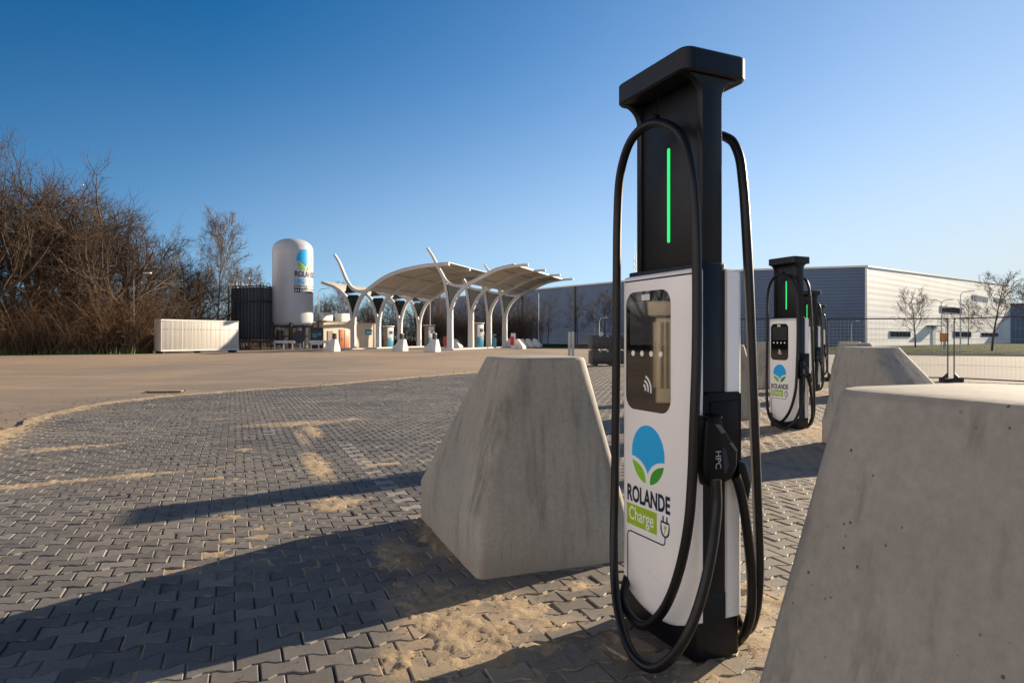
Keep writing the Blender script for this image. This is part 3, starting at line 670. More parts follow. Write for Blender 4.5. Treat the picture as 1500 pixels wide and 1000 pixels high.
# ------------------------------------------------------------------ bare trees
def branch(mb, p, d, ln, r0, r1, n, seg, wob, lift=0.0):
    pts = [p]; dv = d.normalized()
    for i in range(seg):
        dv = (dv+Vector((random.gauss(0,wob),random.gauss(0,wob),random.gauss(0,wob)+lift))).normalized()
        pts.append(pts[-1]+dv*ln/seg)
    mb.put(pts, [r0+(r1-r0)*i/seg for i in range(seg+1)], n); return pts
def perp(d, ang, az):
    a = d.orthogonal().normalized(); b = d.cross(a).normalized()
    return (d*math.cos(ang)+(a*math.cos(az)+b*math.sin(az))*math.sin(ang)).normalized()
def tree_mesh(seed, Ht, kind):
    st = random.getstate(); random.seed(seed)
    tr, cr = TB(), TB()
    k = dict(oak=dict(bole=.20,limbs=11,ll=.50,ang=(14,70),n2=9,n3=7,n4=6,lift=.05,r=.027), birch=dict(bole=.9,limbs=24,ll=.30,ang=(22,42),n2=7,n3=6,n4=4,lift=.10,r=.010),
             round=dict(bole=.80,limbs=22,ll=.34,ang=(40,72),n2=6,n3=4,n4=3,lift=.10,r=.014), sap=dict(bole=.92,limbs=22,ll=.28,ang=(30,60),n2=5,n3=4,n4=3,lift=.05,r=.010),
             wide=dict(bole=.26,limbs=10,ll=.46,ang=(15,66),n2=8,n3=7,n4=6,lift=.06,r=.024))[kind]
    r0 = Ht*k['r']; bl = Ht*k['bole']
    tp = branch(tr, Vector((0,0,-.1)), Vector((random.gauss(0,.04),random.gauss(0,.04),1)), bl, r0, r0*(.72 if k['bole'] < .5 else .15), 8, 7, .03)
    tw = max(.009, Ht*.00075)
    for i in range(k['limbs']):
        f = (.72+.28*(i/(k['limbs']-1))) if k['bole'] < .5 else (.24+.74*(i/(k['limbs']-1)))
        x = f*7; j = min(6,int(x)); p = tp[j].lerp(tp[j+1], x-j)
        ang = R(random.uniform(*k['ang'])); 
        if k['bole'] < .5 and i >= k['limbs']-3: ang *= .4
        d = perp(Vector((0,0,1)), ang, i*2.4+random.uniform(-.4,.4))
        sh = 1.0 if k['bole'] < .5 else (1.05-.8*abs(f-.42)**1.1)
        l1 = Ht*k['ll']*random.uniform(.8,1.15)*sh; rl = r0*(.42 if k['bole'] < .5 else .24)*random.uniform(.8,1.1)
        a = branch(cr, p, d, l1, rl, rl*.35, 5, 6, .09, k['lift'])
        for q in range(k['n2']):
            x = 6*(.28+.72*(q+random.random())/k['n2']); j = min(5,int(x)); p2 = a[j].lerp(a[j+1], x-j); dd = (a[j+1]-a[j]).normalized()
            l2 = l1*random.uniform(.38,.62)*(1.15-.5*x/6); b_ = branch(cr, p2, perp(dd,R(random.uniform(25,60)),random.uniform(0,6.3)), l2, rl*.34, tw*1.3, 4, 4, .11, k['lift']*.9)
            for s in range(k['n3']):
                x = 4*(.2+.8*(s+random.random())/k['n3']); j = min(3,int(x)); p3 = b_[j].lerp(b_[j+1], x-j); dd = (b_[j+1]-b_[j]).normalized()
                l3 = l2*random.uniform(.35,.6); c_ = branch(cr, p3, perp(dd,R(random.uniform(20,60)),random.uniform(0,6.3)), l3, tw*1.5, tw*.8, 3, 3, .13, k['lift'])
                for u in range(k['n4']):
                    x = 3*(.15+.85*random.random()); j = min(2,int(x)); p4 = c_[j].lerp(c_[j+1], x-j); dd = (c_[j+1]-c_[j]).normalized()
                    branch(cr, p4, perp(dd,R(random.uniform(20,55)),random.uniform(0,6.3)), l3*random.uniform(.4,.75), tw*.95, tw*.5, 3, 2, .13, k['lift'])
    random.setstate(st); return tr, cr
PROTO = {}
def proto(key, seed, Ht, kind, bark, twig):
    tr, cr = tree_mesh(seed, Ht, kind)
    t = thing('bare_tree','','tree'); tr.build('trunk', bark, t, ang=60); cr.build('crown', twig, t, ang=60); PROTO[key] = [t, Ht, False]
proto('oak1',3,18,'oak',M['bark'],M['twig']); proto('oak2',8,18,'oak',M['bark'],M['twig']); proto('wide',14,15,'wide',M['bark'],M['twig'])
proto('birch',21,14,'birch',M['birch'],M['birch']); proto('round',31,9,'round',M['bark'],M['twig']); proto('round2',37,9,'round',M['bark'],M['twig']); proto('sap',41,9,'sap',M['bark'],M['twig'])
def plant(key, px, d, Ht, label, group=None, rz=None, wx=1.0):
    t, h0, used = PROTO[key]
    o = t if not used else copy_tree(t); PROTO[key][2] = True
    s = Ht/h0; o.location = ((px-750)/980*d, d, 0); o.scale = (s*wx,s*wx,s); o.rotation_euler = (0,0,random.uniform(0,6.28) if rz is None else rz)
    o['label'] = label
    if group: o['group'] = group
    elif 'group' in o: del o['group']
    return o
WG = 'bare trees of the wood on the left'
plant('oak1',-55,50,19,'tall bare tree cut by the left edge of the wood',WG,rz=.5)
plant('oak2',55,56,18.6,'broad bare oak, tallest crown of the wood near the left edge',WG,rz=2)
plant('oak1',135,57,18.0,'wide bare oak with spreading dark limbs, second from the left',WG,rz=4)
plant('wide',185,60,15.6,'bare tree with low drooping right side above the lamp post',WG,rz=1)
plant('oak2',100,66,18,'bare tree deep in the wood behind the two oaks',WG,rz=5)
plant('wide',20,62,15,'bare tree filling the gap behind the leftmost trunks',WG,rz=3)
plant('oak1',222,72,13.6,'bare tree on the falling right flank of the wood',WG,rz=2.2)
plant('wide',268,76,13.2,'mid sized bare tree behind the cream container',WG,rz=5.2)
plant('birch',318,90,17.4,'pale slender birch standing above the brush beside the vaporizer',WG,rz=.4)
plant('wide',292,84,12.4,'rounded bare tree between the container and the pale birch',WG,rz=3.7)
plant('birch',372,98,11,'small pale bare tree between the vaporizer and the white tank',WG,rz=2.4)
plant('birch',345,94,10.5,'thin pale sapling just left of the vaporizer top',WG,rz=4.4)
for px,d,h,k,lb in ((-560,46,18,'oak2','bare oak outside the left edge, mirrored in the charger screens'),(-820,40,17,'oak1','bare tree outside the left edge, nearer the yard corner'),(-330,52,18,'wide','bare tree just outside the left edge of the photo'),(-1300,34,18,'oak2','farthest left bare tree, outside the photo')):
    plant(k,px,d,h,lb,WG)
FG = 'bare trees behind the fuel station'
for px,d,h,k,lb in ((478,104,9.6,'wide','golden bare tree right beside the white tank'),(505,110,10,'birch','pale bare tree behind the small beige building'),(540,108,9,'wide','bare tree showing through the first arch of the canopy'),
                    (578,112,9.5,'birch','bare tree showing through the second arch of the canopy'),(612,110,9.2,'wide','bare tree showing through the third arch of the canopy'),(640,118,10,'birch','bare tree at the left end of the blue hall'),
                    (684,116,8.5,'round','brown tree before the blue hall between the canopy columns'),(708,118,8.5,'round2','brown tree before the blue hall, seen under the right canopy sheet')):
    plant(k,px,d,h,lb,FG)
for px,d,h,k,lb in ((762,112,9.6,'round2','reddish bare tree against the blue hall beside the last canopy column'),(778,108,6.6,'sap','dark sapling left of the tall thin sapling before the blue hall'),(802,100,7.2,'sap','tall thin dark sapling before the middle of the blue hall'),
                    (846,98,8.2,'sap','broad dark sapling before the blue hall left of the near cable'),(886,100,8.8,'round','brown bushy tree before the blue hall next to the near charger')):
    plant(k,px,d,h,lb,'trees before the blue hall')
plant('round',1341,88,8.3,'small bare tree before the sunlit hall wall, left of the fence posts','trees before the pale hall',rz=1)
plant('round2',1453,66,8.4,'bare tree with thick trunk on the grass, right of the fence posts','trees before the pale hall',rz=2)
plant('round',1522,62,7.6,'bare tree cut by the right edge of the photo','trees before the pale hall',rz=3)
plant('sap',1385,104,6.0,'thin sapling close to the sunlit wall behind the fence posts','trees before the pale hall',rz=3)
plant('sap',1418,108,7.5,'thin sapling under the upper windows of the sunlit wall','trees before the pale hall',rz=5)

# thicket of brush along the wood edge: nobody could count it
def thicket():
    mb = TB(); pl = [(-95,10),(-82,30),(-72,44),(-39,51),(-31,55),(-33.5,62.5),(-33,76),(-33,90),(-24,106),(-4,118),(6,124)]
    segs = list(zip(pl[:-1],pl[1:])); wt = [math.hypot(b[0]-a[0],b[1]-a[1])*(1.6 if a[1] < 70 else .8) for a,b in segs]
    for i in range(18000):
        (x0,y0),(x1,y1) = random.choices(segs, wt)[0]; t = random.random(); off = random.random()**1.3*11
        l = math.hypot(x1-x0,y1-y0); nx,ny = -(y1-y0)/l,(x1-x0)/l
        if y0 > 88: off *= .5
        x = x0+(x1-x0)*t+nx*off; y = y0+(y1-y0)*t+ny*off
        far = y > 88
        h = random.uniform(.5,1)**1.5*random.uniform(1.5,6.5)+.10*off+2.0*float(vn(np.array([x]),np.array([y]),.16,6)[0])+(1.0 if far else 0)
        p = Vector((x,y,-.05)); d = Vector((random.gauss(0,.42),random.gauss(0,.42),1))
        th = random.uniform(.014,.03)
        a = branch(mb, p, d, h, th, th*.35, 3, 3, .14)
        for q in range(5):
            j = random.choice((1,1,2,2)); dd = (a[j+1]-a[j]).normalized()
            branch(mb, a[j].lerp(a[j+1],random.random()), perp(dd,R(random.uniform(25,70)),random.uniform(0,6.3)), h*random.uniform(.18,.42), th*.5, th*.25, 3, 2, .2)
    struct(mb.build('thicket', M['brush'], smooth=False),'stuff')
    g = MB()
    for i in range(4200):
        (x0,y0),(x1,y1) = random.choices(segs[2:6], wt[2:6])[0]; t = random.random(); off = random.uniform(-.7,1.2)
        l = math.hypot(x1-x0,y1-y0); x = x0+(x1-x0)*t-(y1-y0)/l*off; y = y0+(y1-y0)*t+(x1-x0)/l*off
        h = random.uniform(.15,.55)*(.4+1.2*float(vn(np.array([x]),np.array([y]),.35,9)[0])); a = random.uniform(0,6.3); r = .05
        g.add([(x-r*math.cos(a),y-r*math.sin(a),-.03),(x+r*math.cos(a),y+r*math.sin(a),-.03),(x+random.gauss(0,.12),y+random.gauss(0,.12),h)],[(0,1,2)])
    struct(g.build('weeds', M['weed'], smooth=False),'stuff')
thicket()

# ------------------------------------------------------------------ container, vaporizer, tank
def at(px, d): return ((px-750)/980*d, d)
fx,fy = at(235.5,56); an = math.atan2(.85,.54)
ct = thing('container','cream ribbed steel container with a shaded end, standing before the wood','container',(fx,fy,0),an)
c = MB(); c.box((3.7,.52,1.52),(7.4,1.04,2.70)); c.build('body', M['container'], ct, bevel=.03)
c = MB()
for k in range(9): c.box((.04+k*.915,-.006,1.52),(.03,.010,2.66))
c.box((3.7,-.018,2.80),(7.4,.03,.10)); c.box((3.7,-.018,.22),(7.4,.03,.10)); c.build('frame_rib', M['white_metal'], ct)
for k in (.3,3.7,7.1): c = MB(); c.box((k,.52,.075),(.25,1.0,.19)); c.build('foot', M['dark_steel'], ct)
c = MB()
for k in range(24): c.box((.3+k*.3,-.004,2.02),(.05,.02,.07))
c.build('vent_slots', M['dark_steel'], ct)

vx,vy = at(371,82)
vp = thing('vaporizer','dark bank of tall finned tubes standing left of the white tank','vaporizer',(vx,vy,0),R(-18)); vp.scale = (1.24,1.24,1.24)
tb = None
for i in range(9):
    for j in range(5):
        f = MB(); f.tube([(0,0,.8),(0,0,6.25)], .035, 6)
        for a in range(4):
            f.box((.085*math.cos(R(45+a*90)),.085*math.sin(R(45+a*90)),3.45),(.15,.012,5.0),R(45+a*90))
        if tb is None: tb = f.build('fin_tube', M['aluminium'], vp, smooth=False); o = tb
        else: o = tb.copy(); COL.objects.link(o)
        o.location = (-1.6+i*.4, -1+j*.5, 0)
f = MB()
for j in range(5):
    for i in range(0,8,2):
        x0 = -1.6+i*.4+ (j%2)*.4
        f.tube([(x0+.2-.2*math.cos(R(a)), -1+j*.5, 6.25+.22*math.sin(R(a))) for a in range(0,181,30)], .035, 6)
f.build('return_bends', M['white_metal'], vp)
f = MB()
for z in (1.0,4.6,6.05):
    for s in (-1,1): f.box((0,s*1.22,z),(3.7,.07,.10)); f.box((s*1.83,0,z),(.07,2.5,.10))
for sx in (-1,1):
    for sy in (-1,1): f.box((sx*1.87,sy*1.26,3.1),(.09,.09,6.2))
f.build('frame', M['dark_steel'], vp)

tx_,ty_ = at(429,82)
TR = 1.93
faceang = math.atan2(-ty_, -tx_)                 # direction from tank towards the camera
tk = thing('storage_tank','tall white cylindrical gas tank with blue and green emblem','tank',(tx_,ty_,0)); tk.scale = (1.24,1.24,1.24)
f = MB(); prof = [(.01,1.95),(.9,2.0),(1.5,2.12),(1.8,2.35),(TR,2.7)]+[(TR,z) for z in (4.0,4.02)]+[(TR+.012,4.03),(TR+.012,4.09),(TR,4.1),(TR,6.6),(TR+.012,6.62),(TR+.012,6.68),(TR,6.7),(TR,9.55)]
prof += [(TR+.015,9.57),(TR+.015,9.63),(TR,9.66)]+[(TR*math.cos(R(a))**.75, 9.66+1.15*math.sin(R(a))) for a in (12,25,38,50,62,74,84)]+[(.01,10.81)]
f.lathe(prof, 96); f.build('shell', M['tank'], tk, ang=30)
for k in range(4):
    a = R(45+90*k); f = MB(); f.box((1.45*math.cos(a),1.45*math.sin(a),1.15),(.24,.24,2.3),a); f.box((1.45*math.cos(a),1.45*math.sin(a),.04),(.5,.5,.08),a); f.build('leg', M['white_metal'], tk)
f = MB()
cd = Vector((math.cos(faceang),math.sin(faceang),0)); rt = Vector((-cd.y,cd.x,0))   # rt = towards the right in the view
if rt.x < 0: rt = -rt
def tw_(a,b,z): return rt*a+cd*b+Vector((0,0,z))
f.tube([tw_(-1.9,2.0,.5),tw_(-1.9,2.0,2.4)],.09,8); f.tube([tw_(-.2,1.9,.1),tw_(-.2,1.9,2.5)],.16,10); f.tube([tw_(.9,1.9,.1),tw_(.9,1.9,2.3)],.10,8)
f.tube([tw_(-1.9,2.0,2.15),tw_(1.9,1.7,2.15)],.08,8); f.tube([tw_(-1.2,1.6,.4),tw_(-1.2,1.6,1.8)],.32,12); f.tube([tw_(-1.5,1.5,1.2),tw_(1.4,1.5,1.2)],.06,8); f.build('pipework', M['dark_steel'], tk)
f = MB(); f.tube([tw_(.55,1.95,1.15),tw_(.55,2.12,1.15)],.62,24); f.build('manhole_cover', M['dark_steel'], tk)
def wrap(mb, off):                               # wrap flat (arc length s, z) outlines on the shell
    mb.v = [((TR+off)*(math.sin(s/TR)*rt.x+math.cos(s/TR)*cd.x), (TR+off)*(math.sin(s/TR)*rt.y+math.cos(s/TR)*cd.y), z) for s,_,z in mb.v]
def decal(polys, mat, name, off=.02, parent=None, par=tk):
    bm = bmesh.new()
    for v,fs in polys:
        vs = [bm.verts.new((p[0],0,p[1])) for p in v]
        for q in fs:
            try: bm.faces.new([vs[i] for i in q])
            except ValueError: pass
    bmesh.ops.triangulate(bm, faces=bm.faces)
    for k in range(1,40):
        bmesh.ops.bisect_plane(bm, geom=list(bm.verts)+list(bm.edges)+list(bm.faces), plane_co=(k*.09-.3,0,0), plane_no=(1,0,0), dist=1e-5)
    bm.verts.index_update(); mb = MB(); mb.v = [tuple(v.co) for v in bm.verts]; mb.f = [tuple(v.index for v in q.verts) for q in bm.faces]; bm.free()
    wrap(mb, off); o = mb.build(name, mat, par, smooth=False)
    bm = bmesh.new(); bm.from_mesh(o.data); bmesh.ops.recalc_face_normals(bm, faces=bm.faces); bm.to_mesh(o.data); bm.free()
    return o
for q,mt,nm in zip(emblem(1.32,8.62,.98,1.03), ('logo_blue','logo_green','logo_dark_green'), ('emblem_circle','emblem_leaf','emblem_leaf')):
    decal([(q,[tuple(range(len(q)))])], M[mt], nm)
def tdec(txt, size, s0, s1, z, mat, off=.02, bold=.03, par=tk):
    v,fs = text_mb(txt, size, bold); mn = v[:,0].min(); sc = (s1-s0)/(v[:,0].max()-mn)
    return decal([([((p[0]-mn)*sc+s0, p[1]+z) for p in v], fs)], mat, 'lettering', off, par=par)
tdec('ROLANDE',.52,.16,2.78,6.72+.25,M['navy'])
tdec('LNG',.50,.16,1.14,6.15+.12,M['logo_blue'])
o = decal([([(.12,5.43),(2.9,5.43),(2.9,6.11),(.12,6.11)],[(0,1,2,3)])], M['navy'], 'label_plate', .015)
tdec('FRONT RUNNER',.23,.2,2.75,5.82,M['sticker'],.025,.01,o); tdec('IN CLEAN FUEL',.23,.2,2.75,5.5,M['sticker'],.025,.01,o)

def rail(px0,d0,px1,d1,z,mat,label,n=4):
    a = Vector((*at(px0,d0),0)); b = Vector((*at(px1,d1),0)); v = b-a; ang = math.atan2(v.y,v.x)
    t = thing('guard_rail',label,'guard rail',a,ang,'low rails before the tank')
    f = MB(); l = v.length; f.box((l/2,0,z),(l,.16,.30)); f.box((l/2,-.085,z),(l,.02,.10)); f.build('beam', mat, t, bevel=.02)
    for k in range(n): f = MB(); f.box((.3+(l-.6)*k/(n-1),.12,z/2-.01),(.12,.08,z+.1)); f.build('post', mat, t)
rail(326,72,401,74,.90,M['dark_steel'],'dark low rail in front of the finned vaporizer',5)
rail(398,75,432,75.5,.85,M['white_metal'],'white low rail in front of the tank legs',3)
rail(452,76,482,77,.85,M['white_metal'],'white low rail between the tank and the first canopy block',3)
pp = thing('pipe_stand','pair of thin dark upright pipes beside the vaporizer','pipe stand',(*at(336,73.5),0)); pp.scale = (1.2,1.2,1.2)
for dx in (-.16,.16): f = MB(); f.tube([(dx*1.2,0,0),(dx*1.2,0,3.0)],.05,8); f.build('pipe', M['dark_steel'], pp)
f = MB()
for k in range(7): f.box((.55,.02,.9+k*.3),(.7,.03,.03))
f.build('rung', M['dark_steel'], pp)
lad = thing('ladder','narrow ladder against the left side of the vaporizer','ladder',(*at(348.5,78.6),0)); lad.scale = (1.2,1.2,1.2)
f = MB(); f.box((-.25,0,3.3),(.06,.06,6.6)); f.box((.25,0,3.3),(.06,.06,6.6)); f.build('side_rail', M['dark_steel'], lad)
f = MB()
for k in range(20): f.tube([(-.25,0,.3+k*.31),(.25,0,.3+k*.31)],.018,6)
f.build('rung', M['dark_steel'], lad)

# ------------------------------------------------------------------ beige building
bx,by = at(474,85); an = math.atan2(.85,.52)
bd = thing('utility_building','small beige building with an orange door behind the canopy','building',(bx,by,0),an)
f = MB(); f.box((4.8,1.75,1.66),(9.6,3.5,3.32)); f.build('wall', M['beige'], bd)
f = MB(); f.box((4.8,1.75,3.38),(9.8,3.7,.12)); f.build('roof', M['brown'], bd)
f = MB(); f.box((3.55,-.03,1.2),(1.7,.08,2.4)); d_ = f.build('door', M['orange_door'], bd, bevel=.01)
f = MB(); f.box((3.55,-.08,1.2),(.04,.03,2.3)); f.box((3.1,-.08,1.1),(.05,.06,.3)); f.build('handle', M['dark_steel'], d_)
f = MB(); f.box((1.1,-.03,1.1),(.9,.07,2.2)); f.build('door', M['brown'], bd)
f = MB(); f.box((8.1,-.05,2.1),(1.3,.08,.7)); s_ = f.build('sign', M['teal'], bd)
f = MB(); f.box((8.1,-.10,2.05),(.9,.03,.16)); f.build('sign_stripe', M['sticker'], s_)
for k,(x0,wd) in enumerate(((1.0,1.9),(4.3,1.9))):
    hv = thing('roof_unit',('curved white cooling unit on the left of the beige roof','square white cooling unit on the right of the beige roof')[k],'cooling unit',(bx+math.cos(an)*x0-math.sin(an)*.9,by+math.sin(an)*x0+math.cos(an)*.9,3.44),an,'cooling units on the beige roof')
    f = MB(); f.box((0,0,.55),(wd,1.2,1.1)); f.build('housing', M['white_metal'], hv, bevel=.18 if k == 0 else .03, seg=4)
    f = MB()
    for q in range(5): f.box((0,-.61,.25+q*.17),(wd*.8,.03,.05))
    f.build('grille', M['steel'], hv)
lv = thing('louvre_screen','grey louvred screen above the dark opening left of the beige building','louvre screen',(bx-1.5,by-1.0,0),an)
f = MB()
for q in range(6): f.box((.4,0,3.3+q*.22),(2.2,.12,.10))
f.build('blades', M['steel'], lv)
for q in (-.7,1.5): f = MB(); f.box((q,.1,2.2),(.1,.1,4.4)); f.build('post', M['dark_steel'], lv)
gc = thing('gas_skid','dark pump skid with blue boxes beside the beige building','pump skid',(*at(464,82),0),.3)
f = MB(); f.box((0,0,1.3),(1.5,1.1,2.5)); f.build('housing', M['dark_steel'], gc, bevel=.04)
f = MB(); f.box((-.25,-.58,1.6),(.5,.08,.5)); f.box((.3,-.58,1.75),(.4,.08,.35)); f.build('control_box', M['teal'], gc)
f = MB(); f.box((0,-.6,.62),(1.2,.08,.3)); f.build('bumper', M['white_metal'], gc)

# ------------------------------------------------------------------ fuel station canopy
KS = 1.12; AN = math.atan2(-.284,.959)                       # across direction of the frames
ROW = Vector((1.56,5.27,0))
cn = thing('canopy','white curved station canopy on two rows of forked columns','canopy',(-16.6*KS,70*KS,-.12)); cn.scale = (KS,)*3
ac = Vector((.959,-.284,0)); dp = Vector((.284,.959,0))
def LP(t, z, k, o=0.0): return ac*t+(ROW+Vector((.30,-.05,0))*max(0,min(1.2,t/16)))*k+dp*o+Vector((0,0,z))
def sweep(mb, pts, w0, w1, wd, k):                # curved plate of depth w (in plane) and thickness wd (out of plane)
    P = [Vector((p[0],p[1],0)) for p in pts]; P = catmull(P,4); m = len(P); rings = []
    for i,p in enumerate(P):
        tg = (P[min(i+1,m-1)]-P[max(i-1,0)]).normalized(); nn = Vector((-tg.y,tg.x,0)); h = (w0+(w1-w0)*i/(m-1))/2
        a = p+nn*h; b = p-nn*h
        rings.append([LP(a.x,a.y,k,-wd),LP(a.x,a.y,k,wd),LP(b.x,b.y,k,wd),LP(b.x,b.y,k,-wd)])
    mb.loft(rings)
def infill(poly, k, parent):
    mb = MB(); r0 = [LP(p[0],p[1],k,-.04) for p in poly]; r1 = [LP(p[0],p[1],k,.04) for p in poly]; mb.loft([r0,r1]); mb.build('infill_panel', M['green_glass'], parent)
LV = dict(rarm=[(.12,2.6),(.13,3.21),(.32,4.16),(.78,5.29),(1.41,6.04)], rib=[(1.41,6.04),(2.25,6.63),(3.71,7.49),(5.56,8.1),(7.59,8.45),(9.18,8.58),(10.76,8.63)],
          larm=[(-.12,2.6),(-.14,3.21),(-.37,4.36),(-.8,5.47),(-1.36,6.09)], wing=[(-1.36,6.09),(-2.23,6.59),(-3.76,7.11)], horn=[(1.41,6.1),(.67,6.1),(.1,6.3),(-.35,6.7),(-.83,7.42),(-1.19,8.19),(-1.69,9.26),(-2.23,10.05)])
RV = dict(larm=[(10.74,3.2),(10.72,4.04),(10.52,5.68),(10.27,6.96),(10.01,7.61)], horn=[(10.01,7.61),(9.48,8.54),(8.98,9.47),(8.39,10.36)], swoop=[(10.13,7.42),(10.46,6.96),(10.95,6.62),(11.6,6.45),(12.12,6.41),(12.89,6.57)],
          rarm=[(10.99,3.2),(11.0,4.03),(11.3,4.94),(11.88,5.83),(12.69,6.51)], rib=[(12.69,6.51),(14.22,7.23),(15.73,7.9),(17.22,8.21),(18.96,8.33)])
for k in range(4):
    f = MB(); sweep(f,[(0,0.05),(0,1.5),(0,3.2)],.52,.46,.19,k); sweep(f,LV['rarm'],.30,.30,.17,k); sweep(f,LV['larm'],.28,.28,.165,k)
    sweep(f,LV['horn'] if k in (0,3) else LV['horn'][:4],.34,.22,.16,k); sweep(f,LV['rib'],.34,.26,.155,k); sweep(f,LV['wing'],.30,.20,.15,k)
    c_ = f.build('column', M['canopy_white'], cn, ang=50)
    infill([(.08,3.7),(.30,4.35),(.72,5.4),(.55,5.75),(-.55,5.75),(-.72,5.5),(-.33,4.35)],k,c_)
    infill([(-.95,5.95),(-.75,6.85),(-.2,6.35),(.5,6.0)],k,c_)
    f = MB(); sweep(f,[(10.86,.05),(10.86,2),(10.86,3.8)],.58,.52,.20,k); sweep(f,RV['larm'],.30,.28,.17,k); sweep(f,RV['rarm'],.32,.30,.165,k)
    if k in (0,3): sweep(f,RV['horn'],.28,.2,.16,k)
    sweep(f,RV['swoop'],.24,.24,.155,k); sweep(f,RV['rib'],.34,.22,.15,k)
    c_ = f.build('column', M['canopy_white'], cn, ang=50)
    infill([(10.86,4.25),(11.25,5.15),(11.9,6.15),(12.0,6.3),(11.2,6.4),(10.6,6.65),(10.45,6.6),(10.62,5.6)],k,c_)
def roof(pts, k0, k1, up, thick=.07, mat=None, name='roof'):
    P = catmull([Vector((p[0],p[1]+up,0)) for p in pts],4); rings = []
    for p in P: rings.append([LP(p.x,p.y,k0),LP(p.x,p.y,k1),LP(p.x,p.y+thick,k1),LP(p.x,p.y+thick,k0)])
    mb = MB(); mb.loft(rings); return mb.build(name, mat or M['soffit'], cn, ang=40)
roof(LV['rib'],-.03,3.03,.14); roof(LV['wing'],-.03,3.03,.13); roof(RV['rib'][:4]+[(17.6,8.25)],-.03,3.03,.14)
for v,n in ((LV['rib'],4),(RV['rib'],3),(LV['wing'],2)):
    P = catmull([Vector((p[0],p[1],0)) for p in v],6)
    f = MB()
    for q in range(n):
        p = P[int((q+.6)/n*(len(P)-1))]
        a = LP(p.x,p.y+.04,-.0); b = LP(p.x,p.y+.04,3.0); dv = (b-a); f.box((a+b)/2,(.12,dv.length,.14),-math.atan2(dv.x,dv.y))
    f.build('purlin', M['canopy_white'], cn)
f = MB(); dv = LP(0,0,3.4)-LP(0,0,-.4); a2 = -math.atan2(dv.x,dv.y)
base = Vector((-16.6*KS,70*KS,0))
for tt in (0,10.86):
    c0 = base+LP(tt,.0,1.5)*KS+Vector((0,0,.05)); f.box(c0,(2.0,dv.length*KS,.14),a2)
struct(f.build('kerb', M['concrete_white'], bevel=.03))

def dispenser(px,d,h,label,rz,side):
    t = thing('fuel_dispenser',label,'fuel dispenser',(*at(px,d),.06),rz,'dispensers under the canopy')
    f = MB(); f.box((0,0,h/2),(1.1,.7,h)); f.build('housing', M['brown'], t, bevel=.03)
    f = MB(); f.box((.0,-.37,h*.70),(1.0,.05,h*.5)); fc = f.build('face', M['white_metal'], t, bevel=.01)
    f = MB(); f.box((.12,-.41,h*.72),(.5,.03,.4)); f.build('display', M['dark_steel'], fc)
    f = MB(); f.box((.0,-.37,h*.24),(1.0,.05,h*.4)); f.build('lower_panel', M['teal'], t, bevel=.01)
    f = MB(); f.box((0,0,h+.05),(1.3,.9,.1)); f.build('top', M['white_metal'], t, bevel=.02)
    f = MB(); f.tube(catmull([(.56,-.2,h*.72),(.75,-.3,h*.5),(.72,-.3,h*.22),(.58,-.25,h*.3)],5),.03,8); f.build('hose', M['rubber'], t)
    f = MB(); f.box((.585,-.2,h*.72),(.07,.16,.3)); f.build('nozzle', M['plastic'], t)
dispenser(569,87,2.7,'blue and white dispenser under the left canopy behind the second white block',.9,1)
dispenser(629,85,2.8,'dispenser behind the third white block, its face dark blue',.9,1)
dispenser(701,84,3.05,'tall white dispenser with a round gauge between the right columns',.75,1)
o = thing('service_post','slim teal post right of the tall dispenser','service post',(*at(724.5,84),.06),.6)
f = MB(); f.box((0,0,.85),(.32,.3,1.7)); f.build('post', M['teal'], o, bevel=.05); f = MB(); f.box((0,-.17,1.4),(.24,.04,.4)); f.build('panel', M['dark_steel'], o)
SG = 'white guard blocks round the fuel station'
def sblock(px,d,ang,lb): 
    x,y = at(px,d); a = R(ang); return block(x-.6*math.sin(a), y-.6*math.cos(a), ang, lb, mat=M['concrete_white'], group=SG)
sblock(487,64,-62,'leftmost white guard block before the first canopy column')
sblock(587,66,-60,'white guard block with a box on top between the left arches')
sblock(634,62,-60,'nearest white guard block in the middle before the dispenser')
sblock(668,82,120,'white guard block half hidden by the front right column')
sblock(760,79,120,'white guard block with a red cabinet right of the last column')
for px,lb in ((748,'first of the plain blocks in a row beyond the red cabinet'),(767,'second of the plain blocks in a row beyond the red cabinet'),(776,'third of the plain blocks in a row beyond the red cabinet'),(786,'last plain block of the row, its long slope facing right')):
    sblock(px,95,115,lb)
for px,d,z,lb in ((490,64,1.17,'small dark control box standing on the leftmost white block'),(588.5,66,1.17,'small dark control box standing on the second white block'),(636.5,62,1.17,'small dark control box standing on the middle white block')):
    t = thing('control_box',lb,'control box',(*at(px,d),z),.9,'control boxes on the white blocks')
    f = MB(); f.box((0,0,.28),(.36,.26,.56)); f.build('case', M['dark_steel'], t, bevel=.03); f = MB(); f.box((0,-.14,.36),(.24,.03,.22)); f.build('display', M['navy'], t)
t = thing('fire_cabinet','red extinguisher cabinet with a white top before a white block','fire cabinet',(*at(750,78),0),.4)
f = MB(); f.box((0,0,.95),(.42,.35,1.0)); f.build('case', M['red'], t, bevel=.05); f = MB(); f.box((.25,.2,.9),(.5,.2,1.9)); f.build('back_board', M['white_metal'], t)
t = thing('fire_cabinet','red extinguisher cabinet behind the front right column','fire cabinet',(*at(652,85),0),.4)
f = MB(); f.box((0,0,.9),(.45,.35,1.1)); f.build('case', M['red'], t, bevel=.05); f = MB(); f.box((0,0,.18),(.2,.2,.36)); f.build('stand', M['steel'], t)

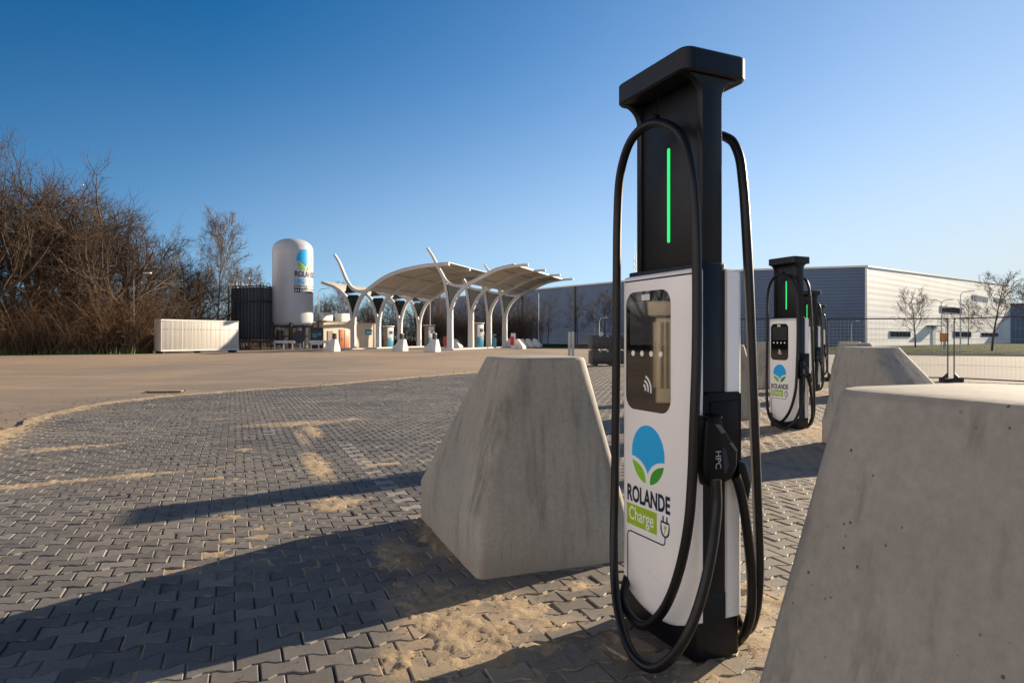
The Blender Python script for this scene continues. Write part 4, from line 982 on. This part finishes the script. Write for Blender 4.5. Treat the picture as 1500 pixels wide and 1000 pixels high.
# ------------------------------------------------------------------ halls
def wall_poly(name, pts, h, mat, parent):
    mb = MB(); mb.prism(pts, -.5, h, 'z'); return mb.build(name, mat, parent, smooth=False)
P0,P1,P2 = (-26,190),(37,106.5),(53.6,101); CD = (.731,.682)
hall = thing('warehouse','long grey blue hall with a shaded left wall','warehouse',(0,0,0))
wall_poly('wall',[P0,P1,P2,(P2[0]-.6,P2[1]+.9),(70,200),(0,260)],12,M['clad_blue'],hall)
f = MB()
for a,b in ((P0,P1),(P1,P2)):
    l = math.hypot(b[0]-a[0],b[1]-a[1]); an = math.atan2(b[1]-a[1],b[0]-a[0]); f.box(((a[0]+b[0])/2,(a[1]+b[1])/2,12.1),(l+.2,.5,.28),an)
f.build('roof_edge', M['steel'], hall)
an = math.atan2(P1[1]-P0[1],P1[0]-P0[0])
for k in (.45,.62,.80,.93): f = MB(); f.box((P0[0]+(P1[0]-P0[0])*k-.1,P0[1]+(P1[1]-P0[1])*k-.1,6),(.22,.22,12),an); f.build('downpipe', M['dark_steel'], hall)
for k in (.42,.60,.72,.86): f = MB(); f.box((P0[0]+(P1[0]-P0[0])*k-.12,P0[1]+(P1[1]-P0[1])*k-.1,2.3),(4.2,.25,4.6),an); f.build('loading_door', M['clad_blue'], hall)
hall2 = thing('warehouse','silver clad hall whose long side glares in the sun','warehouse',(P2[0],P2[1],0),math.atan2(CD[1],CD[0]))
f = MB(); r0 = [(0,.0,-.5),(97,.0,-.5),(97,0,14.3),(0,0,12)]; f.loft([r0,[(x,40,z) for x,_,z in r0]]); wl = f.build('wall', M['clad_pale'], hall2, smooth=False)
bm = bmesh.new(); bm.from_mesh(wl.data); bmesh.ops.recalc_face_normals(bm, faces=bm.faces); bm.to_mesh(wl.data); bm.free()
f = MB(); f.box((48.5,.05,13.25),(97.2,.4,.25),M=Matrix.Rotation(-math.atan2(2.3,97),3,'Y')); f.box((.0,.1,6),(.28,.28,12)); f.build('roof_edge', M['steel'], hall2)
def wallk(px): r = (px-750)/980; return (r*101-53.6)/(.731-r*.682)
def wz(py,k): return 1.28-(py-495)*(101+.682*k)/980
for x0,x1,y0,y1 in ((1303,1333,484.5,494),(1377,1408,449,459),(1424,1447,433,441),(1456,1474,437,443),(1396,1422,485,494),(1437,1462,487,493)):
    k0,k1 = wallk(x0),wallk(x1); km = (k0+k1)/2; za,zb = wz(y1,km),wz(y0,km)
    f = MB(); f.box((km,-.03,(za+zb)/2),(k1-k0,.12,zb-za)); wn = f.build('window', M['steel'], hall2)
    n = max(3,int((k1-k0)/1.4)); f = MB()
    for q in range(n): f.box((k0+(q+.5)*(k1-k0)/n,-.10,(za+zb)/2),((k1-k0)/n*.86,.04,(zb-za)*.8))
    f.build('pane', M['screen'], wn)
k0 = wallk(1367); f = MB(); f.box((k0,-.05,1.7),(1.8,.2,3.4)); f.build('door', M['steel'], hall2)
f = MB(); f.box((k0-1.0,-.6,3.5),(6.5,1.2,.15)); f.build('door_canopy', M['dark_steel'], hall2)
h3 = thing('warehouse','low dark grey hall at the right edge behind the bare tree','warehouse',(*at(1478,170),0),math.atan2(-.1,1))
f = MB(); f.box((30,12,4.6),(60,24,10.4)); f.build('wall', M['clad_blue'], h3, smooth=False); f = MB(); f.box((30,-.05,9.9),(60.2,.4,.3)); f.build('roof_edge', M['dark_steel'], h3)

# ------------------------------------------------------------------ site fence, lamps, railing, crates
def fence(ax,ay,bx_,by_,label):
    v = Vector((bx_-ax,by_-ay)); l = v.length; t = thing('site_fence',label,'site fence',(ax,ay,0),math.atan2(v.y,v.x),'mesh site fence panels')
    f = MB(); r = .018; z0,z1 = .12,1.85
    for x in (.04,l-.04):
        f.tube([(x,0,.02),(x,0,z1-.08)],r,8)
    f.tube(catmull([(.04,0,z1-.1),(.07,0,z1-.02),(.14,0,z1),(l/2,0,z1),(l-.14,0,z1),(l-.07,0,z1-.02),(l-.04,0,z1-.1)],5),r,8)
    f.tube([(.04,0,z0),(l-.04,0,z0)],r,8)
    for x in (.04,l-.04):
        sg = 1 if x < 1 else -1; f.prism([(x,z0),(x+sg*.16,z0),(x,z0+.16)],-.008,.008)
    f.build('frame', M['dark_steel'], t)
    f = MB()
    n = int(l/.11)
    for k in range(n): f.tube([(.08+k*(l-.16)/(n-1),0,z0),(.08+k*(l-.16)/(n-1),0,z1)],.0014,4,False)
    for z in (.5,.85,.9,1.25,1.55): f.tube([(.04,0,z),(l-.04,0,z)],.003,4,False)
    f.build('wire_mesh', M['steel'], t); return t
FP = [(12.82,19.6),(9.35,20.0),(5.9,20.4),(2.45,20.8)]
fence(12.89,19.57,14.6,16.45,'site fence panel running toward the camera at the right edge')
fence(FP[1][0]+.05,FP[1][1],12.81,19.60,'site fence panel in front of the sunlit hall corner')
fence(FP[2][0]+.05,FP[2][1],9.28,20.02,'site fence panel seen behind the second charger')
for (x,y),lb in (((12.86,19.58),'dark foot block under the joined fence posts at right'),((FP[1][0],FP[1][1]),'fence foot hidden low behind the sloping concrete block'),((FP[2][0],FP[2][1]),'fence foot behind the row of chargers')):
    t = MB(); t.prism(rrect(-.36,.36,-.12,.12,.05),-.005,.11,'z'); o = t.build('fence_foot', M['grate'], bevel=.02); o.location = (x,y,.0); o.rotation_euler = (0,0,.25); tag(o,lb,'fence foot','fence feet')
def lamp(px,d,h,arm,label,double=False,mat=None):
    t = thing('street_lamp',label,'street lamp',(*at(px,d),0),0,'street lamps')
    f = MB(); q_ = min(1,h/6); f.tube([(0,0,0),(0,0,1.2),(0,0,h-.3)],[.09*q_,.07*q_,.045*q_],10); f.build('pole', mat or M['steel'], t)
    for s in ((1,-1) if double else (1,)):
        a = arm*s; f = MB(); f.tube(catmull([(0,0,h-.35),(a*.2,0,h-.08),(a*.6,0,h+.05),(a,0,h+.1)],5),.035*q_,8); f.build('arm', mat or M['steel'], t)
        f = MB(); f.box((a+.25*(1 if a > 0 else -1),0,h+.12),(.65*q_,.24*q_,.10*q_)); f.build('lamp_head', M['white_metal'], t, bevel=.03)
lamp(195.5,56,6.6,.9,'tall street lamp in front of the brush, left of the container',mat=M['aluminium'])
lamp(347.3,86,8.9,1.0,'street lamp rising beside the vaporizer')
lamp(467,96,8.3,1.2,'thin street lamp between the tank and the beige building')
lamp(630,98,7.6,1.6,'street lamp seen between the two canopy rows')
lamp(789,104,8.5,-1.5,'tall street lamp before the blue hall right of the canopy')
lamp(871,106,5.3,-1.2,'grey street lamp before the blue hall near the black cable')
lamp(878,60,3.0,.3,'short pale lamp post above the dark crates',mat=M['white_metal'])
lamp(1407,76,6.5,1.0,'single arm street lamp right of the fence posts')
lamp(1379,79,5.7,.8,'two armed street lamp left of the fence posts',True)
lamp(1247,60,2.7,.3,'short lamp post before the corner of the blue hall')
t = thing('railing','grey steel railing with double end post beyond the left concrete block','railing',(*at(834,36),0),.06)
for x in (0,.19,1.75,3.4): f = MB(); f.box((x,0,.80),(.13,.12,1.62)); f.build('post', M['steel'], t)
f = MB()
for k in range(8): f.tube([(.22,0,.72+k*.115),(3.4,0,.72+k*.115)],.016,6)
f.build('bars', M['steel'], t)
for k,lb in ((0,'lower dark steel crate of the stack left of the near charger'),(1,'upper dark steel crate of the stack left of the near charger')):
    t = thing('steel_crate',lb,'crate',(*at(895,31.5),k*.705),.05,'stacked dark crates')
    f = MB(); f.box((0,0,.38),(1.95,1.2,.62)); 
    for q in range(13): f.box((-.9+q*.15,-.61,.38),(.05,.03,.58))
    f.build('body', M['dark_steel'], t, bevel=.008)
    for q in (-.8,0,.8): f = MB(); f.box((q,0,.035),(.16,1.2,.07)); f.build('skid', M['dark_steel'], t)
    for q in (-.62,-.28,.08,.5): f = MB(); f.box((q,-.63,.66),(.09,.03,.05)); f.build('latch', M['steel'], t)
# storm drain in the sand
t = thing('drain_grate','slotted iron drain grate half buried in the sandy yard','drain grate',(*at(243,16.2),-.012),.15)
f = MB()
for k in range(13): f.box((-.36+k*.06,0,.012),(.025,.32,.03))
f.box((0,.17,.012),(.82,.04,.034)); f.box((0,-.17,.012),(.82,.04,.034)); f.build('bars', M['grate_bar'], t)
f = MB(); f.box((0,0,-.006),(.80,.33,.006)); f.build('pit', M['grate'], t)
# mast far behind the near charger
t = thing('lattice_mast','thin lattice mast rising behind the near charger','mast',(*at(930,330),0))
f = MB()
for sx,sy in ((-1,-1),(1,-1),(1,1),(-1,1)): f.tube([(sx*1.2,sy*1.2,0),(sx*.5,sy*.5,43)],.12,4)
for k in range(14):
    z0,z1 = 3*k,3*k+3; h = lambda z: 1.2-.7*z/43
    f.tube([(-h(z0),-h(z0),z0),(h(z1),-h(z1),z1)],.07,4); f.tube([(h(z0),h(z0),z0),(-h(z1),h(z1),z1)],.07,4)
f.build('lattice', M['steel'], t)
f = MB(); f.tube([(0,0,43),(0,0,48)],.08,4); f.build('antenna', M['steel'], t)
# orange bin before the pale hall
t = thing('waste_bin','small orange bin on the grass before the pale hall','bin',(*at(1383,74),0))
f = MB(); f.box((0,0,1.35),(.7,.5,.95)); f.build('body', M['orange'], t, bevel=.05); f = MB(); f.box((0,0,.45),(.12,.12,.9)); f.build('post', M['steel'], t)
# cabinet left of the frame, mirrored in the screen of the near charger
t = thing('switch_cabinet','beige ribbed cabinet with overhanging top mirrored in the charger screen','cabinet',(-9.02,7.86,0),R(65))
f = MB(); f.box((0,0,.86),(.56,.5,1.72))
for k in range(5): f.box((-.2+k*.1,-.265,.95),(.05,.03,1.3)); f.box((.32,-.2+k*.1,.95),(.03,.05,1.3))
f.build('case', M['cabinet'], t, bevel=.01); f = MB(); f.box((0,0,1.86),(.86,.7,.28)); f.build('top', M['cabinet'], t, bevel=.02)
